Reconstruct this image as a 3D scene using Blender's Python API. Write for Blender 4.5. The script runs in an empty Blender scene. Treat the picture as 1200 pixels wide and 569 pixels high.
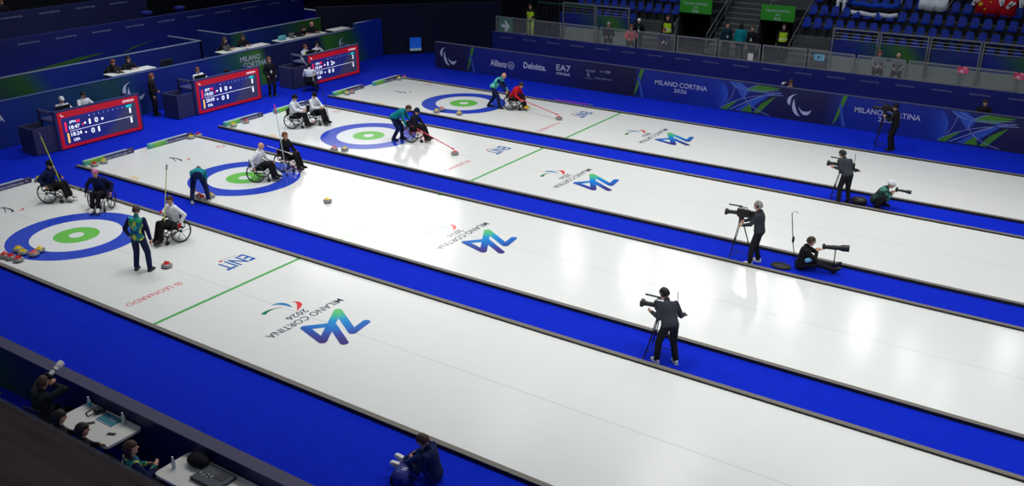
import bpy, bmesh, math, random
from mathutils import Vector, Matrix
random.seed(7)
PI = math.pi
S = bpy.context.scene
COL = S.collection
V = Vector
R = math.radians

# ------------------------------------------------------------------ materials
def lin(c):
    return tuple(((v / 12.92) if v <= .04045 else ((v + .055) / 1.055) ** 2.4) for v in c)
def rgb(r, g, b): return lin((r / 255, g / 255, b / 255))
MATS = {}
def mat(name, c, rough=.6, metal=0., noise=.12, scale=30., emit=0., bump=0., spec=.5, coat=0.):
    if name in MATS: return MATS[name]
    m = bpy.data.materials.new(name); m.use_nodes = True
    nt = m.node_tree; b = nt.nodes['Principled BSDF']
    b.inputs['Roughness'].default_value = rough
    b.inputs['Metallic'].default_value = metal
    b.inputs['Specular IOR Level'].default_value = spec
    b.inputs['Coat Weight'].default_value = coat
    tc = nt.nodes.new('ShaderNodeTexCoord')
    n = nt.nodes.new('ShaderNodeTexNoise'); n.inputs['Scale'].default_value = scale; n.inputs['Detail'].default_value = 4
    nt.links.new(tc.outputs['Object'], n.inputs['Vector'])
    mx = nt.nodes.new('ShaderNodeMix'); mx.data_type = 'RGBA'
    mx.inputs['A'].default_value = (*[v * (1 - noise) for v in c], 1)
    mx.inputs['B'].default_value = (*[min(1, v * (1 + noise)) for v in c], 1)
    nt.links.new(n.outputs['Fac'], mx.inputs['Factor'])
    nt.links.new(mx.outputs['Result'], b.inputs['Base Color'])
    if emit:
        nt.links.new(mx.outputs['Result'], b.inputs['Emission Color'])
        b.inputs['Emission Strength'].default_value = emit
    if bump:
        bp = nt.nodes.new('ShaderNodeBump'); bp.inputs['Strength'].default_value = bump; bp.inputs['Distance'].default_value = .01
        nt.links.new(n.outputs['Fac'], bp.inputs['Height']); nt.links.new(bp.outputs['Normal'], b.inputs['Normal'])
    MATS[name] = m
    return m
def ramp_mat(name, stops, axis=None, lo=0, hi=1, center=None, rough=.5, emit=0):
    """printed gradient: along an object axis, or radial from a centre"""
    if name in MATS: return MATS[name]
    m = bpy.data.materials.new(name); m.use_nodes = True
    nt = m.node_tree; b = nt.nodes['Principled BSDF']; b.inputs['Roughness'].default_value = rough
    tc = nt.nodes.new('ShaderNodeTexCoord')
    mr = nt.nodes.new('ShaderNodeMapRange'); mr.inputs['From Min'].default_value = lo; mr.inputs['From Max'].default_value = hi
    if center is not None:
        d = nt.nodes.new('ShaderNodeVectorMath'); d.operation = 'DISTANCE'; d.inputs[1].default_value = center
        nt.links.new(tc.outputs['Object'], d.inputs[0]); nt.links.new(d.outputs['Value'], mr.inputs['Value'])
    else:
        d = nt.nodes.new('ShaderNodeVectorMath'); d.operation = 'DOT_PRODUCT'; d.inputs[1].default_value = axis
        nt.links.new(tc.outputs['Object'], d.inputs[0]); nt.links.new(d.outputs['Value'], mr.inputs['Value'])
    r = nt.nodes.new('ShaderNodeValToRGB')
    el = r.color_ramp.elements
    while len(el) < len(stops): el.new(.5)
    for e, (p, c) in zip(el, stops): e.position = p
    for e, (p, c) in zip(el, stops): e.position = p; e.color = (*c, 1)
    nt.links.new(mr.outputs['Result'], r.inputs['Fac']); nt.links.new(r.outputs['Color'], b.inputs['Base Color'])
    if emit:
        nt.links.new(r.outputs['Color'], b.inputs['Emission Color']); b.inputs['Emission Strength'].default_value = emit
    MATS[name] = m
    return m
def patch_mat(name, cols, scale=9., rough=.75):
    """cloth printed with irregular patches of several colours"""
    if name in MATS: return MATS[name]
    m = bpy.data.materials.new(name); m.use_nodes = True
    nt = m.node_tree; b = nt.nodes['Principled BSDF']; b.inputs['Roughness'].default_value = rough
    tc = nt.nodes.new('ShaderNodeTexCoord'); vo = nt.nodes.new('ShaderNodeTexVoronoi'); vo.inputs['Scale'].default_value = scale
    nt.links.new(tc.outputs['Object'], vo.inputs['Vector'])
    sp = nt.nodes.new('ShaderNodeSeparateColor'); nt.links.new(vo.outputs['Color'], sp.inputs['Color'])
    r = nt.nodes.new('ShaderNodeValToRGB'); r.color_ramp.interpolation = 'CONSTANT'
    el = r.color_ramp.elements
    while len(el) < len(cols): el.new(.5)
    for i, e in enumerate(el): e.position = i / len(cols)
    for i, e in enumerate(el): e.position = i / len(cols); e.color = (*cols[i], 1)
    nt.links.new(sp.outputs['Red'], r.inputs['Fac']); nt.links.new(r.outputs['Color'], b.inputs['Base Color'])
    MATS[name] = m
    return m

BLK = mat('black_plastic', rgb(22, 22, 26), .45)
DGR = mat('dark_grey_metal', rgb(58, 58, 62), .4, .6)
STEEL = mat('brushed_steel', rgb(150, 152, 152), .35, .85, .08)
WHT = mat('white_plastic', rgb(228, 228, 224), .5, noise=.03)
WPRINT = mat('white_print', rgb(205, 210, 225), .6, noise=.02)
DPRINT = mat('dim_white_print', rgb(150, 158, 190), .6, noise=.02)

# ------------------------------------------------------------------ mesh builder
def frame(d, up=V((0, 0, 1))):
    d = V(d).normalized()
    if abs(d.dot(up)) > .98: up = V((1, 0, 0))
    a = d.cross(up).normalized(); b = a.cross(d).normalized()
    return a, b
class MB:
    def __init__(s): s.v = []; s.f = []; s.m = []; s.cur = 0
    def add(s, vs, fs):
        o = len(s.v); s.v += [tuple(p) for p in vs]; s.f += [tuple(o + i for i in f) for f in fs]; s.m += [s.cur] * len(fs); return s
    def box(s, c, d, rot=None, bev=0.):
        c = V(c); hx, hy, hz = d[0] / 2, d[1] / 2, d[2] / 2
        if bev:
            b = min(bev, hx * .9, hy * .9, hz * .9); vs = []
            for sx in (-1, 1):
                for sy in (-1, 1):
                    for sz in (-1, 1):
                        vs += [V((sx * hx, sy * (hy - b), sz * (hz - b))), V((sx * (hx - b), sy * hy, sz * (hz - b))), V((sx * (hx - b), sy * (hy - b), sz * hz))]
            bm = bmesh.new()
            for p in vs: bm.verts.new(p)
            r = bmesh.ops.convex_hull(bm, input=bm.verts)
            bm.verts.index_update()
            vv = [v.co.copy() for v in bm.verts]; ff = [[v.index for v in f.verts] for f in bm.faces]; bm.free()
            if rot: vv = [rot @ p for p in vv]
            return s.add([c + p for p in vv], ff)
        vs = [V((x, y, z)) for x in (-hx, hx) for y in (-hy, hy) for z in (-hz, hz)]
        if rot: vs = [rot @ p for p in vs]
        return s.add([c + p for p in vs], [(0, 1, 3, 2), (4, 6, 7, 5), (0, 4, 5, 1), (2, 3, 7, 6), (0, 2, 6, 4), (1, 5, 7, 3)])
    def bb(s, lo, hi, bev=0.):
        return s.box([(a + b) / 2 for a, b in zip(lo, hi)], [abs(b - a) for a, b in zip(lo, hi)], None, bev)
    def rings(s, rr, cap=True, loop=False):
        n = len(rr[0]); vs = [p for r in rr for p in r]; fs = []
        k = len(rr)
        for i in range(k if loop else k - 1):
            for j in range(n):
                a, b = i * n, ((i + 1) % k) * n; fs.append((a + j, a + (j + 1) % n, b + (j + 1) % n, b + j))
        if cap and not loop: fs += [tuple(range(n))[::-1], tuple(range((k - 1) * n, k * n))]
        return s.add(vs, fs)
    def cyl(s, a, b, r, r2=None, n=12):
        a, b = V(a), V(b); r2 = r if r2 is None else r2; u, w = frame(b - a)
        g = lambda c, q: [c + (u * math.cos(t) + w * math.sin(t)) * q for t in [2 * PI * i / n for i in range(n)]]
        return s.rings([g(a, r), g(b, r2)])
    def tube(s, pts, r, n=8, loop=False):
        pts = [V(p) for p in pts]; rr = []
        for i, p in enumerate(pts):
            q0 = pts[i - 1] if (i or loop) else p; q1 = pts[(i + 1) % len(pts)] if (i < len(pts) - 1 or loop) else p
            u, w = frame(q1 - q0)
            rr.append([p + (u * math.cos(t) + w * math.sin(t)) * r for t in [2 * PI * j / n for j in range(n)]])
        return s.rings(rr, True, loop)
    def cap(s, a, b, ra, rb, n=12):   # rounded tapered limb
        a, b = V(a), V(b); L = (b - a).length
        if L < 1e-6: b = a + V((0, 0, .001))
        d = (b - a).normalized(); u, w = frame(d); rr = []
        g = lambda c, q: [c + (u * math.cos(t) + w * math.sin(t)) * q for t in [2 * PI * i / n for i in range(n)]]
        for k in (80, 60, 35, 12): rr.append(g(a - d * ra * math.sin(R(k)), ra * math.cos(R(k))))
        for k in (12, 35, 60, 80): rr.append(g(b + d * rb * math.sin(R(k)), rb * math.cos(R(k))))
        return s.rings(rr)
    def ell(s, c, r, X=V((1, 0, 0)), Y=V((0, 1, 0)), Z=V((0, 0, 1)), nu=16, nv=10):
        c = V(c); rr = []
        for i in range(1, nv):
            t = PI * i / nv
            rr.append([c + Z * (r[2] * math.cos(t)) + X * (r[0] * math.sin(t) * math.cos(p)) + Y * (r[1] * math.sin(t) * math.sin(p)) for p in [2 * PI * j / nu for j in range(nu)]])
        return s.rings(rr)
    def lathe(s, prof, c=(0, 0, 0), n=24):
        c = V(c)
        return s.rings([[c + V((r * math.cos(t), r * math.sin(t), z)) for t in [2 * PI * j / n for j in range(n)]] for r, z in prof])
    def poly(s, pts, th, M=None):   # extruded outline in local xy, thickness along +z
        n = len(pts); vs = [V((x, y, 0)) for x, y in pts] + [V((x, y, th)) for x, y in pts]
        if M: vs = [M @ p for p in vs]
        return s.add(vs, [tuple(range(n))[::-1], tuple(range(n, 2 * n))] + [(i, (i + 1) % n, n + (i + 1) % n, n + i) for i in range(n)])
    def stroke(s, pts, w, th, M=None, taper=None):
        """flat ribbon along pts (2D), width w or list of widths"""
        n = len(pts); ws = w if isinstance(w, (list, tuple)) else [w] * n; L = []; Rr = []
        for i in range(n):
            a = V(pts[max(0, i - 1)]); b = V(pts[min(n - 1, i + 1)]); d = (b - a).normalized(); q = V((-d.y, d.x))
            p = V(pts[i]); L.append(p + q * ws[i] / 2); Rr.append(p - q * ws[i] / 2)
        for i in range(n - 1):
            s.poly([tuple(Rr[i]), tuple(Rr[i + 1]), tuple(L[i + 1]), tuple(L[i])], th, M)
        return s
    def mesh(s, name, mats=None, smooth=True):
        me = bpy.data.meshes.new(name); me.from_pydata(s.v, [], s.f)
        for m in (mats if isinstance(mats, (list, tuple)) else [mats]):
            if m: me.materials.append(m)
        if any(s.m): me.polygons.foreach_set('material_index', s.m)
        bm = bmesh.new(); bm.from_mesh(me); bmesh.ops.recalc_face_normals(bm, faces=bm.faces); bm.to_mesh(me); bm.free()
        if smooth:
            me.shade_smooth()
            try: me.set_sharp_from_angle(angle=R(38))
            except Exception: pass
        me.update(); return me
    def build(s, name, mats, parent=None, smooth=True):
        o = bpy.data.objects.new(name, s.mesh(name, mats, smooth)); COL.objects.link(o)
        if parent: o.parent = parent
        return o

def tag(o, label=None, cat=None, group=None, kind=None):
    if label: o['label'] = label
    if cat: o['category'] = cat
    if group: o['group'] = group
    if kind: o['kind'] = kind
    return o
def thing(name, label, cat, loc=(0, 0, 0), yaw=0, group=None):
    o = bpy.data.objects.new(name, None); o.empty_display_size = .1; COL.objects.link(o)
    o.location = loc; o.rotation_euler = (0, 0, R(yaw)); return tag(o, label, cat, group)
def place(o, loc, yaw=0): o.location = loc; o.rotation_euler = (0, 0, R(yaw)); return o
def dup(root, loc, yaw, label, group=None, zscale=None):
    r = root.copy(); COL.objects.link(r); place(r, loc, yaw); r['label'] = label
    if group: r['group'] = group
    for ch in list(root.children):
        c = ch.copy(); COL.objects.link(c); c.parent = r
        for g in ch.children:
            d = g.copy(); COL.objects.link(d); d.parent = c
    return r
def struct(name, mb, m, label=None, parent=None, smooth=False):
    o = mb.build(name, m, parent, smooth)
    if not parent: o['kind'] = 'structure'
    if label: o['label'] = label
    return o

# text ---------------------------------------------------------------
FONT = {}
def letter_mesh(s, bold=0.):
    k = (s, bold)
    if k in FONT: return FONT[k]
    cu = bpy.data.curves.new('t', 'FONT'); cu.body = s; cu.size = 1; cu.resolution_u = 3; cu.offset = bold; cu.align_x = 'CENTER'
    o = bpy.data.objects.new('t', cu); COL.objects.link(o)
    dg = bpy.context.evaluated_depsgraph_get(); me = bpy.data.meshes.new_from_object(o.evaluated_get(dg))
    vs = [v.co.copy() for v in me.vertices]; fs = [tuple(p.vertices) for p in me.polygons]
    bpy.data.objects.remove(o); bpy.data.meshes.remove(me)
    x0 = min(v.x for v in vs); x1 = max(v.x for v in vs); y0 = min(v.y for v in vs); y1 = max(v.y for v in vs)
    vs = [V(((v.x - (x0 + x1) / 2) / (x1 - x0), (v.y - y0) / (y1 - y0), 0)) for v in vs]
    FONT[k] = (vs, fs); return FONT[k]
def text(mb, s, origin, right, up, w, h, bold=.0, lift=.003):
    """centre-bottom at origin; lettering fitted into w x h"""
    vs, fs = letter_mesh(s, bold); o = V(origin); r = V(right).normalized(); u = V(up).normalized(); n = r.cross(u) * lift
    mb.add([o + r * (p.x * w) + u * (p.y * h) + n for p in vs], fs)
def planeM(origin, right, up, lift=.003):
    r = V(right).normalized(); u = V(up).normalized(); n = r.cross(u)
    M = Matrix((r, u, n)).transposed().to_4x4(); M.translation = V(origin) + n * lift; return M
def arc(cx, cy, r, a0, a1, n=14, ry=None):
    ry = ry or r
    return [(cx + r * math.cos(R(a0 + (a1 - a0) * i / n)), cy + ry * math.sin(R(a0 + (a1 - a0) * i / n))) for i in range(n + 1)]
def crescent(mb, cx, cy, r, a0, a1, w, th, M):
    pts = arc(cx, cy, r, a0, a1); n = len(pts)
    mb.stroke(pts, [w * max(.06, math.sin(PI * (i / (n - 1)) ** .75)) for i in range(n)], th, M)
AG = [(((-.14, .43), (-.50, .34), (-.50, .05), (-.40, -.07)), .62), (((-.24, .22), (-.30, -.10), (-.16, -.42), (.06, -.47)), .5), (((-.04, -.08), (.08, -.34), (.34, -.44), (.5, -.16)), .62)]
def bez(p, n=16):
    a, b_, c, d = [V(v) for v in p]; return [tuple(a * (1 - t) ** 3 + b_ * 3 * t * (1 - t) ** 2 + c * 3 * t * t * (1 - t) + d * t ** 3) for t in [i / n for i in range(n + 1)]]
def agitos(M, s, m, parent):
    """three crescents about one unit wide, each a part"""
    T = M @ Matrix.Scale(s, 4)
    for pts, pk in AG:
        q = MB(); c = bez(pts); n = len(c)
        q.stroke(c, [.15 * max(.08, math.sin(PI * (i / (n - 1)) ** (math.log(.5) / math.log(pk)))) for i in range(n)], .004, T); q.build('crescent', m, parent, False)
def tpart(parent, m, s, *a, name='lettering'):
    q = MB(); text(q, s, *a); return q.build(name, m, parent, False)

# ------------------------------------------------------------------ people
def remesh(mb, vox, it=2):
    me = mb.mesh('tmp', None, False); o = bpy.data.objects.new('tmp', me); COL.objects.link(o)
    m = o.modifiers.new('r', 'REMESH'); m.mode = 'VOXEL'; m.voxel_size = vox; m.use_smooth_shade = True
    if it: sm = o.modifiers.new('s', 'SMOOTH'); sm.iterations = it; sm.factor = .5
    dg = bpy.context.evaluated_depsgraph_get(); out = bpy.data.meshes.new_from_object(o.evaluated_get(dg))
    bpy.data.objects.remove(o); bpy.data.meshes.remove(me); out.materials.clear(); return out
def ik(a, t, l1, l2, pole):
    a, t = V(a), V(t); d = t - a; L = d.length
    if L > (l1 + l2) * .995: t = a + d.normalized() * (l1 + l2) * .995; d = t - a; L = d.length
    if L < abs(l1 - l2) * 1.05 + .02: L = abs(l1 - l2) * 1.05 + .02; t = a + d.normalized() * L; d = t - a
    x = (l1 * l1 - l2 * l2 + L * L) / (2 * L); h = math.sqrt(max(0, l1 * l1 - x * x)); dn = d.normalized()
    p = V(pole); p = (p - dn * p.dot(dn)); p = p.normalized() if p.length > 1e-4 else V((0, 0, 1))
    return a + dn * x + p * h, t
SKINS = [rgb(214, 160, 132), rgb(196, 142, 112), rgb(222, 172, 148), rgb(120, 80, 60)]
for i, c in enumerate(SKINS): mat('skin_%d' % i, c, .55, noise=.05)
EYE = mat('eye', rgb(30, 24, 22), .3); LIP = mat('lips', rgb(165, 88, 80), .5)
HAIRC = dict(black=rgb(20, 17, 16), brown=rgb(62, 42, 30), ginger=rgb(120, 66, 40), grey=rgb(150, 146, 142), blond=rgb(150, 118, 80), pink=rgb(205, 110, 160))
def cloth(name, c, rough=.85): return mat('cloth_' + name, c, rough, noise=.18, scale=14, bump=.25, spec=.25)
NAVY = cloth('navy', rgb(18, 28, 72)); BLACKC = cloth('black', rgb(20, 20, 24)); WHITEC = cloth('white', rgb(225, 228, 232)); CHAR = cloth('charcoal', rgb(52, 56, 64))
TEAL = cloth('teal', rgb(0, 130, 140)); REDC = cloth('red', rgb(200, 20, 36)); DKTR = cloth('dark_trousers', rgb(26, 27, 33)); NAVT = cloth('navy_trousers', rgb(22, 34, 76)); BEIGE = cloth('beige', rgb(190, 180, 165)); PINKC = cloth('pink', rgb(190, 90, 90)); GREYC = cloth('grey', rgb(110, 112, 116)); LIME = mat('cloth_lime', rgb(190, 230, 30), .7, noise=.1)
OFFI = patch_mat('official_print', [rgb(0, 120, 130), rgb(40, 160, 90), rgb(210, 220, 60), rgb(0, 80, 150), rgb(60, 190, 170)], 9)
OFFI2 = patch_mat('official_mint_print', [rgb(70, 200, 190), rgb(120, 220, 200), rgb(20, 150, 150), rgb(60, 190, 170)], 8)
NEARJ = patch_mat('volunteer_print', [rgb(0, 110, 110), rgb(120, 180, 70), rgb(190, 210, 90), rgb(0, 70, 110), rgb(20, 30, 80)], 11)
SHOE_B = mat('shoe_black', rgb(20, 20, 22), .5); SHOE_W = mat('shoe_white', rgb(220, 220, 214), .5)

def person(label, loc, yaw, pel=(0, 0, .955), lean=4, side=0, twist=0, head=(0, 0), hands=((.05, .28, .82), (.05, -.28, .82)), feet=((0.02, .11), (0.02, -.11)), fz=(0, 0), poles=None, kpole=((1, .1, 0), (1, -.1, 0)), skin=0, hair='brown', hairlen=0, hat=None, top=NAVY, legs=DKTR, shoes=SHOE_B, grip=(0, 0), palm=None, h=1., voxel=.011, toe=(0, 0), vest=None, lanyard=False, gloves=None, toeup=0, sleeve=None, headset=False, name='person', group=None, glasses=False):
    k = h; P = V(pel); le = R(lean); si = R(side); tw = R(twist)
    s = V((math.sin(le) * math.cos(si), math.sin(si), math.cos(le) * math.cos(si))).normalized()
    f0 = V((math.cos(le), 0, -math.sin(le))); f0 = (f0 - s * f0.dot(s)).normalized(); l0 = s.cross(f0)     # left
    f = (f0 * math.cos(tw) + l0 * math.sin(tw)); l = s.cross(f)
    sh = P + s * .47 * k; neck = P + s * .54 * k + f * .01
    hy, hp = R(head[0]), R(head[1])                                   # head yaw (left +), pitch (down +)
    hf = V((math.cos(hp) * math.cos(hy), math.cos(hp) * math.sin(hy), -math.sin(hp)))
    hu0 = V((math.sin(hp) * math.cos(hy), math.sin(hp) * math.sin(hy), math.cos(hp)))
    hl = hu0.cross(hf)
    hc = neck + (hu0 * .6 + s * .4).normalized() * .135 * k + hf * .025
    J = {}
    for i, sg in enumerate((1, -1)):
        S0 = sh + l * sg * .185 * k - s * .03
        pol = poles[i] if poles else (-.6, sg * .7, -.4)
        el, wr = ik(S0, hands[i], .285 * k, .255 * k, pol)
        H0 = P + V((0, sg * .095 * k, 0)) - V((0, 0, .03))
        ft = V(feet[i]) if len(feet[i]) == 3 else V((feet[i][0], feet[i][1], .085 + fz[i]))
        kn, an = ik(H0, ft, .44 * k, .42 * k, kpole[i])
        J[i] = (S0, el, wr, H0, kn, an)
    # --- body: one continuous surface
    def torso(mb, e, lo=-.10, hi=.50):
        prof = [(-.13, .10, .08), (-.08, .15, .105), (0, .168, .118), (.10, .150, .105), (.2, .148, .105), (.32, .165, .118), (.42, .165, .105), (.485, .115, .075), (.52, .06, .055)]
        rr = []
        for t, w, d in prof:
            if t < lo or t > hi: continue
            q = max(0, min(1, t / .4)); ff = f0.lerp(f, q).normalized(); ll = s.cross(ff)
            c = P + s * t * k
            rr.append([c + ll * ((w + e) * k * math.cos(a)) + ff * ((d + e) * k * math.sin(a)) for a in [2 * PI * j / 20 for j in range(20)]])
        mb.rings(rr)
    b = MB(); torso(b, -.006)
    b.cap(P + s * .46 * k, hc - hu0 * .06, .058 * k, .052 * k)
    b.ell(hc, (.098 * k, .076 * k, .118 * k), hf, hl, hu0, 20, 14)
    b.ell(hc + hf * .035 - hu0 * .07, (.052, .05, .05), hf, hl, hu0)
    b.cap(hc + hf * .088 + hu0 * .012, hc + hf * .112 - hu0 * .022, .010, .015, 8)      # nose
    b.cap(hc + hf * .086 + hu0 * .035 + hl * .03, hc + hf * .086 + hu0 * .035 - hl * .03, .012, .012, 8)   # brow
    for sg in (1, -1): b.ell(hc + hl * sg * .078 - hf * .005, (.02, .011, .032), hf, hl, hu0, 8, 6)
    for i, sg in enumerate((1, -1)):
        S0, el, wr, H0, kn, an = J[i]
        b.cap(S0, el, .050 * k, .040 * k); b.cap(el, wr, .040 * k, .027 * k)
        b.cap(H0, kn, .078 * k, .055 * k); b.cap(kn, an, .055 * k, .036 * k)
        fa = R(toe[i]) + sg * R(8); fd = V((math.cos(fa) * math.cos(R(toeup)), math.sin(fa) * math.cos(R(toeup)), math.sin(R(toeup))))
        up_f = V((-math.sin(R(toeup)) * math.cos(fa), -math.sin(R(toeup)) * math.sin(fa), math.cos(R(toeup))))
        b.cap(an - up_f * .035, an + fd * .13 - up_f * .055, .030, .018)
        # hand
        d = (wr - el).normalized(); pn = V(palm[i]) if palm else (l * -sg * .8 + f * .2 - s * .1)
        pn = (pn - d * pn.dot(d)).normalized(); ac = d.cross(pn) * 1.0
        b.ell(wr + d * .045, (.052, .042, .017), d, ac, pn, 12, 8)
        th_s = 1 if ac.dot(f + V((0, 0, .5))) > 0 else -1
        cu = (18, 22, 18) if not grip[i] else (48, 62, 40)
        for q, (off, ln) in enumerate([(.031, .072), (.0105, .080), (-.0105, .074), (-.031, .058)]):
            p = wr + d * .082 + ac * off * th_s; a = R(cu[0]) * .6; seg = [ln * .45, ln * .32, ln * .23]
            for z3 in range(3):
                dd = d * math.cos(a) + pn * math.sin(a); p2 = p + dd * seg[z3]; b.cap(p, p2, .0088 - z3 * .0006, .0082 - z3 * .0006, 6); p = p2; a += R(cu[min(2, z3 + 1)])
        p = wr + d * .03 + ac * .034 * th_s; dd = (d * .6 + ac * th_s * .7 + pn * .45).normalized(); p2 = p + dd * .035; b.cap(p, p2, .012, .0105, 6)
        b.cap(p2, p2 + (d * .85 + pn * .5).normalized() * .032, .0102, .009, 6)
    me = remesh(b, voxel, 1)
    for m in (MATS['skin_%d' % skin], EYE, LIP): me.materials.append(m)
    eyes = [hc + hf * .09 + hu0 * .016 + hl * sg * .031 for sg in (1, -1)]; mo = hc + hf * .088 - hu0 * .052
    for pg in me.polygons:
        c = pg.center
        if any((c - e).length < .014 for e in eyes): pg.material_index = 1
        elif abs((c - mo).dot(hl)) < .022 and abs((c - mo).dot(hu0)) < .007 and (c - mo).dot(hf) > -.03: pg.material_index = 2
    root = bpy.data.objects.new(name, me); COL.objects.link(root); place(root, loc, yaw); tag(root, label, 'person', group)
    # --- clothes
    j = MB(); torso(j, .032, -.11, .49)
    j.cap(P + s * .46 * k, P + s * .535 * k, .075, .068)
    for i in (0, 1):
        S0, el, wr, H0, kn, an = J[i]
        j.cap(S0, el, .074 * k, .062 * k); j.cap(el, el.lerp(wr, .9), .060 * k, .046 * k)
    jm = remesh(j, .016, 2); jm.materials.append(top)
    if sleeve:
        jm.materials.append(sleeve)
        for pg in jm.polygons:
            c = pg.center
            if abs((c - P).dot(l)) > .19 or any((c - J[i][1]).length < .16 for i in (0, 1)): pg.material_index = 1
    o = bpy.data.objects.new('jacket', jm); COL.objects.link(o); o.parent = root
    t = MB(); torso(t, .020, -.14, .06)
    for i in (0, 1):
        S0, el, wr, H0, kn, an = J[i]
        t.cap(H0, kn, .108 * k, .084 * k); t.cap(kn, kn.lerp(an, .95), .082 * k, .070 * k)
    tm = remesh(t, .018, 2); tm.materials.append(legs)
    o = bpy.data.objects.new('trousers', tm); COL.objects.link(o); o.parent = root
    for i, sg in enumerate((1, -1)):
        an = J[i][5]; fa = R(toe[i]) + sg * R(8); cu = math.cos(R(toeup)); su = math.sin(R(toeup))
        fd = V((math.cos(fa) * cu, math.sin(fa) * cu, su)); uu = V((-su * math.cos(fa), -su * math.sin(fa), cu)); ll = uu.cross(fd)
        sm = MB(); rr = []
        for x, w, zt in [(-.08, .02, .05), (-.07, .038, .09), (-.02, .045, .115), (.04, .048, .10), (.10, .052, .078), (.155, .048, .06), (.19, .032, .042), (.205, .01, .022)]:
            c = an + fd * x - uu * .085
            rr.append([c + ll * w + uu * .0, c + ll * w * 1.05 + uu * .02, c + ll * w * .7 + uu * zt, c - ll * w * .7 + uu * zt, c - ll * w * 1.05 + uu * .02, c - ll * w])
        sm.rings(rr); sm.build('shoe', shoes, root)
    # --- hair / hat
    def shell(keep, sc, m, nm, drop=0):
        q = MB(); c0 = hc - hf * .008; nu, nv = 28, 18; grid = {}; fs = []
        for a in range(nv + 1):
            for c in range(nu):
                tt = PI * a / nv; pp = 2 * PI * c / nu
                dv = V((math.sin(tt) * math.cos(pp), math.sin(tt) * math.sin(pp), math.cos(tt)))
                grid[a, c] = dv
        idx = {}; vs = []
        for a in range(nv):
            for c in range(nu):
                qs = [(a, c), (a + 1, c), (a + 1, (c + 1) % nu), (a, (c + 1) % nu)]
                m0 = sum((grid[x] for x in qs), V()) / 4
                if keep(m0.x, m0.y, m0.z):
                    for x in qs:
                        if x not in idx:
                            g = grid[x]; idx[x] = len(vs); zz = g.z * .118 * sc
                            if drop and g.z < 0: zz *= 1 + drop
                            vs.append(c0 + hf * g.x * .102 * sc * k + hl * g.y * .08 * sc * k + hu0 * zz * k)
                    fs.append(tuple(idx[x] for x in qs))
        q.add(vs, fs); o = q.build(nm, m, root); sd = o.modifiers.new('thick', 'SOLIDIFY'); sd.thickness = .014; sd.offset = 0
        return o
    if hat:
        kind, hm = hat
        if kind == 'beanie': shell(lambda x, y, z: z > (.08 if x > 0 else -.25), 1.14, hm, 'beanie')
        else:
            o = shell(lambda x, y, z: z > .2, 1.12, hm, 'cap')
            q = MB(); pts = [(.085 + .075 * math.cos(a), .072 * math.sin(a)) for a in [R(-80 + 160 * i / 10) for i in range(11)]] + [(.06, .07), (.06, -.07)]
            M = Matrix((hf, hl, hu0)).transposed().to_4x4(); M.translation = hc + hu0 * .035; q.poly(pts, .006, M); q.build('brim', hm, o)
    if hair and hair != 'bald':
        hm = mat('hair_' + hair, HAIRC[hair], .6, noise=.3, scale=60)
        if not hat: shell(lambda x, y, z: (z > .42) or (z > -.35 - hairlen * .6 and x < .25 - (.2 if z < 0 else 0)), 1.1 + .06 * hairlen, hm, 'hair', hairlen * .9)
        else: shell(lambda x, y, z: -.35 - hairlen * .6 < z < .2 and x < .05, 1.07, hm, 'hair', hairlen * .9)
    elif hair == 'bald': shell(lambda x, y, z: -.3 < z < .15 and x < -.1, 1.03, mat('hair_grey', HAIRC['grey'], .6), 'hair')
    if vest:
        q = MB(); torso(q, .046, .0, .44); o = q.build('vest', vest, root)
        q = MB(); torso(q, .034, .05, .12); q2 = MB()
        c = P + s * .10 * k
        q2.rings([[c + s * z + l * ((.205) * math.cos(a)) + f * ((.16) * math.sin(a)) for a in [2 * PI * j2 / 20 for j2 in range(20)]] for z in (-.02, .03)]); q2.build('reflective_band', WHT, o)
    if gloves:
        for i in (0, 1):
            q = MB(); S0, el, wr = J[i][:3]; d = (wr - el).normalized(); q.cap(wr - d * .03, wr + d * .05, .036, .045); q.cap(wr + d * .04, wr + d * .10, .043, .034); q.build('glove', gloves, root)
    if lanyard:
        q = MB(); a = P + s * .47 * k + f * .10; c = P + s * .22 * k + f * .145
        q.tube([a + l * .06, c, a - l * .06], .006, 5); o = q.build('lanyard', mat('lanyard_blue', rgb(120, 190, 220), .6), root)
        q = MB(); Mx = Matrix((f, l, s)).transposed(); q.box(c - s * .05 + f * .01, (.004, .08, .11), Mx); q.build('badge', WHT, o)
    if headset:
        q = MB(); q.tube([hc + hl * .09 * math.cos(a) + hu0 * .135 * math.sin(a) for a in [R(x) for x in range(0, 181, 15)]], .009, 6)
        for sg in (1, -1): q.ell(hc + hl * sg * .09, (.035, .018, .04), hf, hl, hu0, 10, 6)
        q.tube([hc + hl * .09, hc + hl * .08 + hf * .08 - hu0 * .05, hc + hf * .12 - hu0 * .06 + hl * .02], .005, 5); q.build('headset', BLK, root)
    root['_j'] = 0; del root['_j']
    W = Matrix.Translation(V(loc)) @ Matrix.Rotation(R(yaw), 4, 'Z')
    return root, dict(hand=[W @ J[0][2], W @ J[1][2]], W=W, head=W @ hc)

def L(loc, yaw, p):  # local -> world
    return Matrix.Translation(V(loc)) @ Matrix.Rotation(R(yaw), 4, 'Z') @ V(p)

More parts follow.
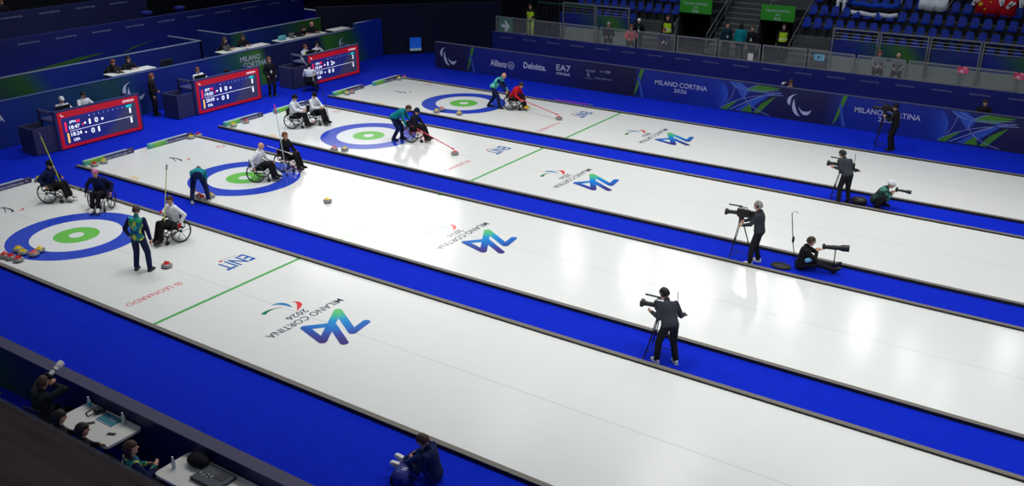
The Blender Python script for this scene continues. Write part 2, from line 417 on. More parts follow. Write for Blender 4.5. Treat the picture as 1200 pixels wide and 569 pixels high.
# ------------------------------------------------------------------ setting
CX = 24.5
floor = MB(); floor.bb((-26, -16, -.15), (42, 34, -.03))
CARP = mat('blue_carpet', rgb(8, 38, 190), .95, noise=.16, scale=3.5, bump=.15, spec=.1)
struct('floor', floor, CARP, 'bright blue carpet covering the arena floor around the ice')
PITCH = 6.156; HW = 2.31
ICE = mat('ice', rgb(230, 233, 230), .17, noise=.02, scale=2.2, spec=.55)
nt = ICE.node_tree; b_ = nt.nodes['Principled BSDF']
n2 = nt.nodes.new('ShaderNodeTexNoise'); n2.inputs['Scale'].default_value = 90; n2.inputs['Detail'].default_value = 2
tc_ = nt.nodes.new('ShaderNodeTexCoord'); nt.links.new(tc_.outputs['Object'], n2.inputs['Vector'])
bp_ = nt.nodes.new('ShaderNodeBump'); bp_.inputs['Strength'].default_value = .08; bp_.inputs['Distance'].default_value = .004
nt.links.new(n2.outputs['Fac'], bp_.inputs['Height']); nt.links.new(bp_.outputs['Normal'], b_.inputs['Normal'])
def icemat(n, c): return mat(n, c, .15, noise=.03, spec=.5)
IBLUE = icemat('ice_paint_blue', rgb(42, 72, 198)); IGREEN = icemat('ice_paint_green', rgb(112, 200, 84)); IWHITE = icemat('ice_paint_white', rgb(232, 236, 238))
IHOG = icemat('ice_paint_hog', rgb(92, 178, 96)); IRED = icemat('ice_paint_red', rgb(226, 60, 60)); IGREY = icemat('ice_line_grey', rgb(196, 200, 202)); IDARK = icemat('ice_paint_dark', rgb(70, 78, 100)); IBL2 = icemat('ice_paint_royal', rgb(30, 96, 176))
IDG = icemat('ice_paint_deep_green', rgb(30, 130, 80)); ISKY = icemat('ice_paint_sky', rgb(50, 130, 190)); ILRED = icemat('ice_paint_pale_red', rgb(224, 130, 136)); IYEL = icemat('ice_paint_sand', rgb(236, 214, 170))
EMB = ramp_mat('emblem_gradient', [(0, rgb(110, 205, 110)), (.16, rgb(70, 190, 150)), (.34, rgb(30, 150, 215)), (.66, rgb(35, 110, 200)), (.82, rgb(52, 78, 168)), (1, rgb(66, 54, 130))], lo=0, hi=1.45, center=(9.47, .58, 0), rough=.15)
CURB = mat('grey_curb', rgb(112, 108, 100), .7); CURBD = mat('dark_curb_side', rgb(30, 30, 32), .7)
def disc(mb, cx, cy, r0, r1, z, n=96):
    o = [(cx + r1 * math.cos(2 * PI * i / n), cy + r1 * math.sin(2 * PI * i / n), z) for i in range(n)]
    if r0 <= 0: mb.add(o, [tuple(range(n))]); return
    q = [(cx + r0 * math.cos(2 * PI * i / n), cy + r0 * math.sin(2 * PI * i / n), z) for i in range(n)]
    mb.add(o + q, [(i, (i + 1) % n, n + (i + 1) % n, n + i) for i in range(n)])
SIDE = ['nearest the camera', 'second from the camera', 'third from the camera', 'farthest, beside the sponsor boards']
sheets = []
for k in range(4):
    y0 = k * PITCH
    sh = MB(); sh.bb((-5.75, -HW, -.03), (36, HW, 0))
    o = sh.build('ice_sheet', ICE, None, False); o.location = (0, y0, 0); o['kind'] = 'structure'; o['label'] = 'white curling ice sheet %s' % SIDE[k]; sheets.append(o)
    for nm, mm, r0, r1, z in (('outer_ring', IBLUE, 1.22, 1.83, .0015), ('middle_ring', IWHITE, .61, 1.22, .0012), ('inner_ring', IGREEN, .2, .61, .0015), ('button', IWHITE, 0, .2, .0015)):
        q = MB(); disc(q, 0, 0, r0, r1, z); q.build(nm, mm, o, False)
    q = MB(); q.add([(6.40, -HW, .0015), (6.50, -HW, .0015), (6.50, HW, .0015), (6.40, HW, .0015)], [(0, 1, 2, 3)]); q.build('hog_line', IHOG, o, False)
    q = MB(); q.add([(-5.4, -.008, .0008), (36, -.008, .0008), (36, .008, .0008), (-5.4, .008, .0008)], [(0, 1, 2, 3)])
    q.add([(-.008, -HW, .0008), (.008, -HW, .0008), (.008, HW, .0008), (-.008, HW, .0008)], [(0, 1, 2, 3)]); q.build('centre_line', IGREY, o, False)
    # emblem, lettering
    q = MB(); P26 = [(10.41, .54), (10.49, -.0), (9.47, .6), (10.24, -.70), (9.45, -.46), (9.80, -.06)]
    zz = .0015
    for a, b in list(zip(P26[:-1], P26[1:])) + [((9.86, .0), (10.68, -.48))]:
        a, b = V((*a, 0)), V((*b, 0)); n_ = (b - a).normalized().cross(V((0, 0, 1))) * .1; zz += .0003
        q.add([p + V((0, 0, zz)) for p in (a + n_, b + n_, b - n_, a - n_)], [(0, 1, 2, 3)])
    for i, p in enumerate(P26 + [(10.68, -.48)]):
        zz += .0003; disc(q, p[0], p[1], 0, .1, zz, 20)
    q.build('painted_emblem', EMB, o, False)
    tpart(o, IDARK, 'MILANO CORTINA', (9.0, -.08, 0), (0, -1, 0), (1, 0, 0), 2.35, .22, .012, .002); tpart(o, IDARK, '2026', (8.72, -.08, 0), (0, -1, 0), (1, 0, 0), .62, .2, .012, .002)
    for pts, mm in (([(8.16, -.52), (8.08, -.38), (8.10, -.2), (8.23, -.02)], IDG), ([(7.96, -.08), (7.98, .1), (8.14, .2), (8.44, .12)], ISKY), ([(8.22, .34), (8.36, .46), (8.52, .36), (8.66, .06)], IRED)):
        # smooth crescent through four points
        q = MB(); cps = [V(p) for p in pts]; cur = []
        for i in range(15):
            t = i / 14; cur.append(tuple(cps[0] * (1 - t) ** 3 + cps[1] * 3 * t * (1 - t) ** 2 + cps[2] * 3 * t * t * (1 - t) + cps[3] * t ** 3))
        wd = [max(.012, .12 * math.sin(PI * min(1, max(0, (1 - i / 14 if mm is IDG else i / 14) * .9 + .08)) ** 1.3)) for i in range(15)]
        if mm is IDG: wd = [.10, .12, .12, .11, .10, .09, .08, .07, .06, .05, .04, .035, .03, .02, .012]
        q.stroke(cur, wd, .0005, Matrix.Translation((0, 0, .0015))); q.build('painted_crescent', mm, o, False)
    q = MB(); text(q, 'ENIT', (4.96, 1.2, 0), (0, -1, 0), (1, 0, 0), .95, .54, .018, .002); q.build('lettering', IBL2, o, False)
    q = MB(); text(q, 'ITALIA', (4.80, 1.3, 0), (0, -1, 0), (1, 0, 0), .42, .1, 0, .002); q.build('lettering', IGREY, o, False)
    q = MB(); disc(q, 4.86, 1.02, 0, .055, .002, 16); q.build('painted_dot', IRED, o, False)
    q = MB(); text(q, 'LEONARDO', (5.0, -1.36, 0), (0, -1, 0), (1, 0, 0), 1.3, .2, .015, .002); q.build('lettering', ILRED, o, False); q = MB()
    disc(q, 5.1, -.53, .07, .1, .002, 24); q.build('painted_circle', ILRED, o, False); q = MB(); disc(q, 5.1, -.53, 0, .035, .002, 16); q.build('painted_dot', ILRED, o, False)
    # behind the house
    q = MB(); M = Matrix.Translation((0, 0, .0015))
    q.stroke(arc(-3.6, -.02, .33, 20, 170, 12, .14), .07, .0005, M); q.stroke([(-3.95, .12), (-3.6, -.02), (-3.4, -.12)], .03, .0005, M); q.build('painted_arc', IDARK, o, False)
    q = MB(); q.stroke(arc(-3.3, .28, .09, -60, 120, 8), .05, .0005, M); q.build('painted_dot', IRED, o, False)
    q = MB(); disc(q, -3.55, 2.0, .11, .16, .002, 24); q.build('painted_circle', ILRED, o, False)
    q = MB(); q.poly([(-3.3, -2.12), (-2.75, -2.18), (-2.8, -2.0), (-3.2, -1.94)], .0005, M); q.build('painted_patch', IYEL, o, False)
    # curbs
    for sg in (-1, 1):
        c = MB(); ya, yb = sorted((sg * HW, sg * (HW + .12)))
        c.cur = 0; c.bb((-5.75, ya, .044), (36, yb, .052)); c.cur = 1; c.bb((-5.75, ya, -.03), (36, yb, .044))
        c.build('curb', [CURB, CURBD], o, False)

# foam bumpers at the back of the sheets -----------------------------------
BUMP = ramp_mat('bumper_print', [(0, rgb(60, 160, 170)), (.16, rgb(120, 190, 60)), (.36, rgb(90, 170, 90)), (.42, rgb(44, 40, 110)), (.85, rgb(40, 36, 96)), (1, rgb(60, 40, 90))], axis=(0, 1, 0), lo=-1, hi=1, rough=.45)
BTOP = mat('bumper_pale_top', rgb(170, 190, 190), .5)
SB = ['', 'sheet second from the camera', 'sheet third from the camera', 'sheet beside the sponsor boards']
def bumper(label, x, y):
    t = thing('foam_bumper', label, 'bumper', (x, y, 0), 0, 'foam bumpers behind the houses')
    q = MB(); q.box((0, 0, .085), (.16, 2.0, .17), None, .025); c = q.build('foam_block', BUMP, t)
    q = MB(); q.box((-.01, -.1, .172), (.11, 1.7, .008)); q.build('top_strip', BTOP, t)
    q = MB(); text(q, 'MILANO CORTINA 2026', (.081, .22, .04), (0, 1, 0), (0, 0, 1), .95, .065, .01); q.build('lettering', WPRINT, t, False); agitos(planeM((.081, .82, .1), (0, 1, 0), (0, 0, 1)), .1, WPRINT, t)
    return t
for k in range(4):
    bumper('printed foam bumper, left one of the pair at the %s' % SB[k], -5.6, k * PITCH - 1.25) if k else None
    bumper('printed foam bumper, right one of the pair at the %s' % SB[k], -5.5, k * PITCH + 1.3) if k else bumper('low printed foam bumper beside the curler in the black beanie', -5.5, .95)

# curling stones --------------------------------------------------------------
GRAN = mat('granite', rgb(125, 128, 126), .3, noise=.45, scale=120, spec=.6); GBAND = mat('granite_band', rgb(168, 170, 165), .5, noise=.3, scale=90)
HR = mat('handle_red', rgb(215, 30, 30), .3); HY = mat('handle_yellow', rgb(240, 210, 20), .3); HP = mat('handle_pink', rgb(235, 110, 110), .4)
def make_stone(hm, label, loc, yaw, group):
    q = MB(); q.cur = 0
    q.lathe([(.065, 0), (.10, .006), (.128, .024), (.142, .045)], n=28); q.cur = 1; q.lathe([(.142, .045), (.1445, .056), (.142, .068)], n=28); q.cur = 0
    q.lathe([(.142, .068), (.13, .09), (.11, .104), (.06, .113), (.01, .1135)], n=28)
    r = q.build('curling_stone', [GRAN, GBAND]); place(r, loc, yaw); tag(r, label, 'curling stone', group)
    q = MB(); q.lathe([(.085, .104), (.088, .116), (.06, .124), (.01, .126)], n=24)
    q.cap((-.05, 0, .125), (-.045, 0, .165), .016, .014, 8); q.cap((-.045, 0, .165), (.07, 0, .168), .014, .013, 8); q.build('handle', hm, r)
    return r
sr = make_stone(HR, 'x', (4.01, -.02, 0), 20, 'red-handled curling stones'); sy = make_stone(HY, 'x', (3.99, 5.94, 0), 60, 'yellow-handled curling stones')
sp = make_stone(HP, 'pink-topped curling stone at the right end of the cluster in the nearest house', (.42, -1.52, 0), 30, 'stone cluster on the nearest sheet')
sr['label'] = 'lone red-handled curling stone right of the standing official on the nearest sheet'
sy['label'] = 'lone yellow-handled curling stone in the glare on the second sheet'
ST = [
 ('R', -.12, -2.02, 'red-handled curling stone, leftmost of the cluster in the nearest house, cut by the frame'),
 ('R', .13, -1.99, 'red-handled curling stone, middle of the three reds in the nearest cluster'),
 ('R', .44, -1.96, 'red-handled curling stone nearest the curb in the cluster on the nearest sheet'),
 ('Y', -.22, -1.58, 'yellow-handled curling stone at the back of the cluster on the nearest sheet'),
 ('Y', .08, -1.62, 'yellow-handled curling stone in the middle of the nearest cluster'),
 ('Y', .30, -1.28, 'yellow-handled curling stone behind the pink-topped one in the nearest cluster'),
 ('Y', -5.33, 2.12, 'yellow-handled curling stone behind the wheelchair of the curler in the black beanie'),
 ('Y', .62, 4.22, 'yellow-handled curling stone between the legs of the bending official'),
 ('R', .60, 3.92, 'red-handled curling stone between the feet of the bending official, nearer the curb'),
 ('R', .34, 4.02, 'red-handled curling stone left of the bending official'),
 ('R', -5.28, 4.13, 'red-handled curling stone at the left bumper of the second sheet'),
 ('Y', -5.3, 4.5, 'yellow-handled curling stone at the left bumper of the second sheet'),
 ('Y', -5.29, 8.22, 'yellow-handled curling stone at the right bumper of the second sheet'),
 ('R', -5.29, 8.56, 'red-handled curling stone at the right bumper of the second sheet'),
 ('Y', -5.29, 10.28, 'yellow-handled curling stone at the left bumper of the third sheet'),
 ('R', -5.29, 10.92, 'red-handled curling stone at the left bumper of the third sheet'),
 ('R', .29, 10.12, 'red-handled curling stone at the near rim of the third house'),
 ('Y', .62, 10.32, 'yellow-handled curling stone at the near rim of the third house'),
 ('Y', -5.29, 16.8, 'yellow-handled curling stone at the left bumper of the farthest sheet'),
 ('R', -5.29, 17.12, 'red-handled curling stone at the left bumper of the farthest sheet'),
 ('Y', -5.29, 20.42, 'yellow-handled curling stone at the far end bumper of the farthest sheet'),
 ('R', -5.25, 20.76, 'orange-red-handled curling stone at the very end of the farthest bumper'),
 ('R', 4.24, 12.17, 'red-handled curling stone at the tip of the long stick on the third sheet'),
 ('Y', .02, 16.52, 'yellow-handled curling stone left on the near rim of the farthest house'),
 ('R', .0, 16.9, 'red-handled curling stone beside the yellow one in the farthest house'),
 ('Y', 1.03, 16.75, 'yellow-handled curling stone alone at the near rim of the farthest house'),
 ('R', 4.85, 18.43, 'red-handled curling stone at the tip of the stick on the farthest sheet'),
]
for c, x, y, lb in ST:
    dup(sr if c == 'R' else sy, (x, y, 0), random.uniform(0, 360), lb)

# sponsor board wall along the far side --------------------------------------
def board(x0, x1, m, label):
    t = thing('sponsor_board', label, 'board', ((x0 + x1) / 2, 23.8, 0), 0, 'sponsor boards along the far side'); w = x1 - x0
    q = MB(); q.bb((-w / 2, 0, -.03), (w / 2, .12, 1.25)); q.build('panel', m, t, False)
    q = MB(); q.bb((-w / 2, -.01, 1.25), (w / 2, .14, 1.275)); q.build('top_edge', mat('board_top_edge', rgb(70, 76, 110), .6), t, False)
    return t
D1 = rgb(30, 30, 74); B1 = rgb(18, 42, 138)
GREENP = mat('print_green', rgb(76, 140, 40), .6); SKYP = mat('print_sky', rgb(50, 90, 190), .6); LINEP = mat('print_line', rgb(130, 150, 210), .6); DARKP = mat('print_indigo', rgb(34, 34, 100), .6)
def flat(pts, th=.002): return pts
def bM(x, z): return planeM((x, 0, z), (1, 0, 0), (0, 0, 1))
def streak(t, x):
    q = MB(); q.poly([(.1, 1.24), (.28, 1.24), (-.02, .3), (-.2, .0)], .002, bM(x, 0)); q.build('green_streak', GREENP, t, False)
    q = MB(); q.poly([(-.02, .9), (.06, .9), (.32, 0), (.2, 0)], .003, bM(x, 0)); q.build('blue_streak', SKYP, t, False)
def swirl(t, x, right=1):
    def cv(p, n=16):
        a, b_, c, d = [V(v) for v in p]; return [tuple(a * (1 - s) ** 3 + b_ * 3 * s * (1 - s) ** 2 + c * 3 * s * s * (1 - s) + d * s ** 3) for s in [i / n for i in range(n + 1)]]
    q = MB(); M = bM(x, 0)
    q.poly([(1.15, 1.22), (2.15, 1.2), (1.45, .92), (.75, .95)], .002, M); q.poly([(-.35, .02), (-.05, .02), (.45, .5), (.2, .42)], .002, M)
    q.poly([(2.0, .85), (1.35, .05), (1.1, .05), (1.45, .5)], .002, M); q.poly([(.95, .4), (1.05, .05), (.55, .05)], .002, M); q.build('green_shape', GREENP, t, False)
    q = MB(); q.poly([(0, 1.22), (.5, 1.22), (.9, .95), (.6, .55), (.35, .9)], .0015, M); q.poly([(.3, .04), (.9, .5), (1.6, .95), (1.75, .88), (1.1, .3), (.7, .04)], .0012, M)
    q.build('blue_shape', SKYP, t, False)
    q = MB(); q.poly(arc(-.75, .6, .7, -55, 55, 12) + [(-.75, 1.1), (-.75, .1)], .0012, M); q.build('blue_lens', ramp_mat('print_lens', [(0, rgb(20, 46, 150)), (.5, rgb(28, 60, 170)), (1, rgb(50, 96, 200))], axis=(1, 0, 0), lo=-2.7, hi=-1.95), t, False)
    q = MB()
    for p, w in (([(0, 1.2), (.35, .9), (1.0, .9), (1.9, .98)], .022), ([(.28, 1.22), (.6, .95), (1.3, .95), (2.1, 1.1)], .02), ([(-.35, .05), (.3, .55), (1.2, .85), (2.3, .92)], .025), ([(1.2, 1.2), (.3, .95), (.5, .3), (1.8, .02)], .025), ([(.1, .05), (.8, .5), (1.6, .95), (2.2, 1.0)], .04), ([(.22, 1.1), (.2, .8), (.1, .5), (-.1, .3)], .02)):
        q.stroke(cv(p), w, .004, M)
    q.build('white_line', LINEP, t, False)
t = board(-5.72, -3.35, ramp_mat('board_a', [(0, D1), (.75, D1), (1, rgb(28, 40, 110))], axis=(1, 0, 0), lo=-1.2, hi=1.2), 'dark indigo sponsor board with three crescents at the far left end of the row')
agitos(bM(-.33, .64), .98, WPRINT, t); streak(t, 1.0)
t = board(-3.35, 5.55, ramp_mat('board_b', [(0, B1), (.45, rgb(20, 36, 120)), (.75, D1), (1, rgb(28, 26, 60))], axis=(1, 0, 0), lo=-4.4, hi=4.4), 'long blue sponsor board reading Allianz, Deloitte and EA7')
q = MB(); M = bM(-1.1 - 1.1 + .0 + .1, .62) if False else bM(-1.08 - 1.1, .60)
q.stroke(arc(0, 0, .17, 0, 360, 28), .03, .004, M); q.build('ring', WPRINT, t, False)
for x_, z0_, z1_ in ((0, -.1, .1), (-.07, -.08, .04), (.07, -.08, .04)):
    q = MB(); q.stroke([(x_, z0_), (x_, z1_)], .03, .004, M); q.build('ring_bar', WPRINT, t, False)
# real positions measured on the board
def pos_text(t, xc0, items, m=WPRINT):
    for s, xa, xb, z, h, bo in items: tpart(t, m, s, ((xa + xb) / 2 - xc0, 0, z), (1, 0, 0), (0, 0, 1), xb - xa, h, bo)
pos_text(t, 1.1, [('Allianz', -2.31, -1.32, .46, .31, .03), ('Deloitte.', -.37, .9, .56, .30, .03), ('EA7', 1.46, 2.22, .68, .28, .01), ('EYEWEAR', 1.47, 2.21, .48, .12, .02)])
pos_text(t, 1.1, [('enel', 3.06, 3.5, .8, .15, 0), ('eni', 3.78, 4.0, .86, .08, 0), ('TIM', 4.03, 4.3, .84, .13, .03), ('S', 3.1, 3.25, .58, .18, .03), ('SALOMON', 3.0, 3.4, .48, .05, 0), ('INTESA SANPAOLO', 3.5, 4.4, .53, .08, 0)], DPRINT)
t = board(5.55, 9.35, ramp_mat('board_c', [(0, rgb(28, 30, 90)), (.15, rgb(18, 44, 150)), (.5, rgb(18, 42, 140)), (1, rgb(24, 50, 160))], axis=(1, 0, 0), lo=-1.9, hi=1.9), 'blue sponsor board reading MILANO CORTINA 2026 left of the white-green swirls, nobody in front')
streak(t, -1.75)
pos_text(t, 7.45, [('MILANO CORTINA', 6.53, 8.97, .66, .21, .005), ('2026', 7.45, 8.05, .42, .17, .005)])
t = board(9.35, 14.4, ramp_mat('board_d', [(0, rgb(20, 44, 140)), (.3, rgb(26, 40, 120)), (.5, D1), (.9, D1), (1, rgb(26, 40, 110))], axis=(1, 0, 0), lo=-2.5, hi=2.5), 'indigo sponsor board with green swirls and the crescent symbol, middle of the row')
swirl(t, -1.9); agitos(bM(1.1, .64), .98, WPRINT, t)
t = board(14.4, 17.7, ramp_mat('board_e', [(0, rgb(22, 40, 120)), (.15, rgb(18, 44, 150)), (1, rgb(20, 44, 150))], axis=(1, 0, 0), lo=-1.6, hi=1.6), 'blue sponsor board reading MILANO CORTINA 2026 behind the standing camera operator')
streak(t, -1.5)
pos_text(t, 16.05, [('MILANO CORTINA', 15.15, 17.6, .66, .21, .005), ('2026', 16.07, 16.67, .42, .17, .005)])
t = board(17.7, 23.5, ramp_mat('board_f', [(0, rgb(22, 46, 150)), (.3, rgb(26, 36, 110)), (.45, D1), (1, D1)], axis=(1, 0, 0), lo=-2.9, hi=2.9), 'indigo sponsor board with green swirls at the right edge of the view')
swirl(t, -1.95)

# second wall with the glass rail -----------------------------------------------
WALLB = mat('wall_blue', rgb(10, 26, 120), .7, noise=.1, scale=.7); WALLN = mat('wall_navy', rgb(12, 18, 70), .8, noise=.1, scale=.7)
wf = MB(); wf.bb((-3.35, 25.5, -.03), (24, 25.62, 1.78)); w2 = struct('wall_far', wf, WALLB, 'dark blue wall behind the sponsor boards')
q = MB()
for i in range(20): text(q, 'MILANO CORTINA 2026', (-2.5 + i * 1.36, 25.5, 1.52), (1, 0, 0), (0, 0, 1), .72, .055)
q.build('lettering', DPRINT, w2, False)
GLASS = bpy.data.materials.new('rail_glass'); GLASS.use_nodes = True
g_ = GLASS.node_tree; gb = g_.nodes['Principled BSDF']; gb.inputs['Base Color'].default_value = (.8, .87, .88, 1); gb.inputs['Roughness'].default_value = .05; gb.inputs['Alpha'].default_value = .18
gn = g_.nodes.new('ShaderNodeTexNoise'); gn.inputs['Scale'].default_value = 3; gm = g_.nodes.new('ShaderNodeMapRange'); gm.inputs['To Min'].default_value = .03; gm.inputs['To Max'].default_value = .08
g_.links.new(gn.outputs['Fac'], gm.inputs['Value']); g_.links.new(gm.outputs['Result'], gb.inputs['Alpha'])
ORD = ['first', 'second', 'third', 'fourth', 'fifth', 'sixth', 'seventh', 'eighth', 'ninth', 'tenth', 'eleventh', 'twelfth', 'thirteenth', 'fourteenth', 'fifteenth', 'sixteenth', 'seventeenth', 'eighteenth', 'nineteenth', 'twentieth', 'twenty-first', 'twenty-second', 'twenty-third', 'twenty-fourth', 'twenty-fifth', 'twenty-sixth']
RAILM = mat('rail_aluminium', rgb(135, 140, 140), .4, .5, .05)
rail = thing('barrier_panel', 'x', 'railing', (-3.2, 25.56, 1.78), 0, 'glass rail panels on the far wall')
q = MB()
for x in (.03, 1.85): q.bb((x, -.025, 0), (x + .05, .025, .75))
q.bb((.03, -.03, .72), (1.90, .03, .77)); q.bb((.03, -.02, 0), (1.90, .02, .04)); q.build('frame', RAILM, rail, False)
q = MB(); q.bb((.08, -.006, .04), (1.85, .006, .72)); q.build('glass_pane', GLASS, rail, False)
for i in range(13):
    lb = 'metal-framed glass rail panel on the far wall, %s from the left' % ORD[i]
    if i == 0: rail['label'] = 'metal-framed glass rail panel at the left end, in front of the green arrow sign'
    else: dup(rail, (-3.2 + 1.97 * i, 25.56, 1.78), 0, lb)
# signs on the rail
def plate(name, label, cat, c, w, h, m, s=None, tm=None, thick=.01, group=None):
    t = thing(name, label, cat, c, 0, group); q = MB(); q.bb((-w / 2, -thick, -h / 2), (w / 2, 0, h / 2)); q.build('plate', m, t, False)
    if s: q = MB(); text(q, s, (0, -thick, -h * .28), (1, 0, 0), (0, 0, 1), w * .35, h * .55, .01); q.build('lettering', tm, t, False)
    return t
plate('sign', 'pale blue sign with the letter F on the glass rail', 'sign', (13.05, 25.535, 2.28), .42, .26, mat('sign_paleblue', rgb(120, 190, 215), .6), 'F', BLK)
plate('notice', 'white sheet hung on the glass rail left of the green-vested steward', 'notice', (10.12, 25.535, 1.98), .24, .3, WHT)
PK = patch_mat('pink_flower', [rgb(230, 90, 130), rgb(200, 40, 70), rgb(240, 170, 190)], 18)
for x, lb in ((18.32, 'pink and red mascot-free bunting cluster'),): pass
for x, z, lb in ((18.5, 2.42, 'pink and red paper sign on the rail post, left one of two'), (20.45, 2.42, 'pink and red paper sign on the rail post, right one of two')):
    o = MB(); o.box((0, 0, 0), (.34, .03, .24), None, .01); o.box((.12, -.01, -.03), (.2, .03, .2), None, .01); tag(place(o.build('paper_sign', PK), (x, 25.49, z)), lb, 'sign', 'pink signs on the far rail')
# green arrow sign panel behind the first rail panel
t = thing('arrow_sign', 'green exit sign with a white arrow at the left end of the far rail', 'sign', (-2.75, 25.8, 1.95))
q = MB(); q.bb((-.42, 0, -.3), (.42, .04, .52)); q.build('panel', mat('sign_green', rgb(20, 110, 80), .6), t, False)
q = MB(); M = planeM((0, 0, .1), (1, 0, 0), (0, 0, 1)); q.poly([(-.25, -.07), (.0, -.07), (-.08, -.26), (.06, -.26), (.26, 0), (.06, .26), (-.08, .26), (.0, .07), (-.25, .07)], .003, M); q.build('arrow', WPRINT, t, False)
# wall continuing back at left end of the far deck
# deck, fascia and grandstand -------------------------------------------------------
DECK = mat('deck_grey', rgb(128, 134, 130), .8, noise=.1, scale=2); STEP = mat('stand_step_grey', rgb(74, 78, 76), .85, noise=.15, scale=2); DARKM = mat('tunnel_black', rgb(8, 8, 10), .9)
dk = MB(); dk.bb((-3.2, 25.62, 1.15), (24, 28.0, 1.33)); struct('deck', dk, DECK, 'grey walkway behind the glass rail')
fs = MB(); fs.bb((-.9, 28.0, 1.33), (3.3, 28.1, 1.95)); fs.bb((12.75, 28.0, 1.33), (24, 28.1, 1.95)); struct('stand_fascia', fs, DECK, 'grey kick panel under the blue podium front')
PODM = ramp_mat('podium_print', [(0, rgb(14, 30, 120)), (.3, rgb(14, 34, 130)), (.42, rgb(30, 80, 80)), (.5, rgb(60, 110, 40)), (.56, rgb(20, 50, 110)), (.8, rgb(16, 36, 140)), (.9, rgb(40, 90, 60)), (1, rgb(14, 26, 110))], axis=(1, 0, .8), lo=-2, hi=9)
for x0, x1, lb in ((-.9, 3.3, 'blue podium front of the left stand block'), (12.75, 24, 'blue and green podium front of the right stand block')):
    q = MB(); w = x1 - x0; q.bb((0, 0, 0), (w, .08, .68)); o = q.build('podium_front', PODM, None, False); o.location = (x0, 28.0, 1.95); o['kind'] = 'structure'; o['label'] = lb
RY, RZ, ROW0Y, ROW0Z = .8, .46, 28.12, 2.0
def gaps(k):   # walkable x-ranges of tier k
    if k == 0: return [(-.9, 3.3), (12.75, 24)]
    if k <= 2: return [(-.9, 5.2), (10.85, 24)]
    return [(-.9, 6.9), (9.2, 24)]
for k in range(7):
    q = MB()
    for a, b in gaps(k): q.bb((a, ROW0Y + RY * k, 1.2), (b, ROW0Y + RY * (k + 1) + (.2 if k == 6 else 0), ROW0Z + RZ * k))
    struct('stand_tier', q, STEP, 'grey terrace step of the far stand, %s row up' % ORD[k])
# low wide steps in front of the tiers, stairs
q = MB()
for k in range(4):
    q.bb((3.3, 28.12 + .28 * k, 1.33 + .22 * k), (5.2, 29.2, 1.55 + .22 * k)); q.bb((10.85, 28.12 + .28 * k, 1.33 + .22 * k), (12.75, 29.2, 1.55 + .22 * k))
struct('stand_step', q, STEP, 'grey steps leading up beside the tunnel openings')
q = MB()
for k in range(20): q.bb((6.9, 28.3 + .36 * k, 1.33 + .2 * k - .0), (9.2, 28.3 + .36 * (k + 1) + .02, 1.33 + .2 * (k + 1)))
struct('stand_stairs', q, STEP, 'wide grey staircase between the two green tunnel signs')
NOSE = mat('step_nosing', rgb(150, 152, 146), .7)
q = MB()
for k in range(1, 20): q.bb((6.95, 28.285 + .36 * k, 1.33 + .2 * (k + 1) - .02), (9.15, 28.3 + .36 * k, 1.33 + .2 * (k + 1) + .004))
for k in range(1, 4):
    for a, b in ((3.3, 5.2), (10.85, 12.75)): q.bb((a, 28.105 + .28 * k, 1.55 + .22 * k - .02), (b, 28.12 + .28 * k, 1.55 + .22 * k + .004))
struct('step_edge', q, NOSE, 'pale nosings on the grey stairs')
q = MB()
for a, b in ((5.2, 6.9), (9.2, 10.85)):
    q.bb((a, 30.4, 1.33), (b, 30.5, 3.4)); q.bb((a, 28.9, 1.33), (a + .08, 30.4, 3.05)); q.bb((b - .08, 28.9, 1.33), (b, 30.4, 3.05))
    q.bb((a, 28.9, 3.0), (b, 30.4, 3.08)); q.bb((a + .08, 28.0, 1.33), (b - .08, 30.4, 1.36))
struct('tunnel', q, DARKM, 'black tunnel openings under the green signs')
GS = mat('sign_bright_green', rgb(40, 150, 30), .6)
for a, b, num, lb in ((5.2, 6.9, '310', 'green overhead sign above the left tunnel opening'), (9.2, 10.85, '312', 'green overhead sign above the right tunnel opening')):
    t = thing('overhead_sign', lb, 'sign', ((a + b) / 2, 28.86, 3.32), 0, 'green tunnel signs'); w = b - a - .1
    q = MB(); q.bb((-w / 2, 0, -.27), (w / 2, .04, .42)); q.build('panel', GS, t, False)
    q = MB(); text(q, 'MILANO CORTINA', (0, 0, .12), (1, 0, 0), (0, 0, 1), w * .72, .1); text(q, '2026', (0, 0, -.04), (1, 0, 0), (0, 0, 1), .22, .08); text(q, num, (0, 0, -.24), (1, 0, 0), (0, 0, 1), .3, .13, .02); q.build('lettering', WPRINT, t, False)
# stair hand rails (diagonal)
for a, lb in ((5.15, 'left side of the left tunnel'), (6.98, 'right side of the left tunnel'), (9.12, 'left side of the right tunnel'), (10.92, 'right side of the right tunnel')):
    t = thing('hand_rail', 'steel hand rail climbing along the %s' % lb, 'railing', (a, 28.2, 1.36), 0, 'stair hand rails')
    q = MB(); n = 6; pts = [(0, .55 * i, .9 + .31 * i) for i in range(n + 1)]; q.tube(pts, .025); q.tube([(x, y, z - .4) for x, y, z in pts], .015); q.build('rail', RAILM, t)
    for i in range(0, n + 1, 2): q = MB(); q.cyl((0, .55 * i, max(0, .31 * i - .35)), (0, .55 * i, .9 + .31 * i), .02); q.build('post', RAILM, t)
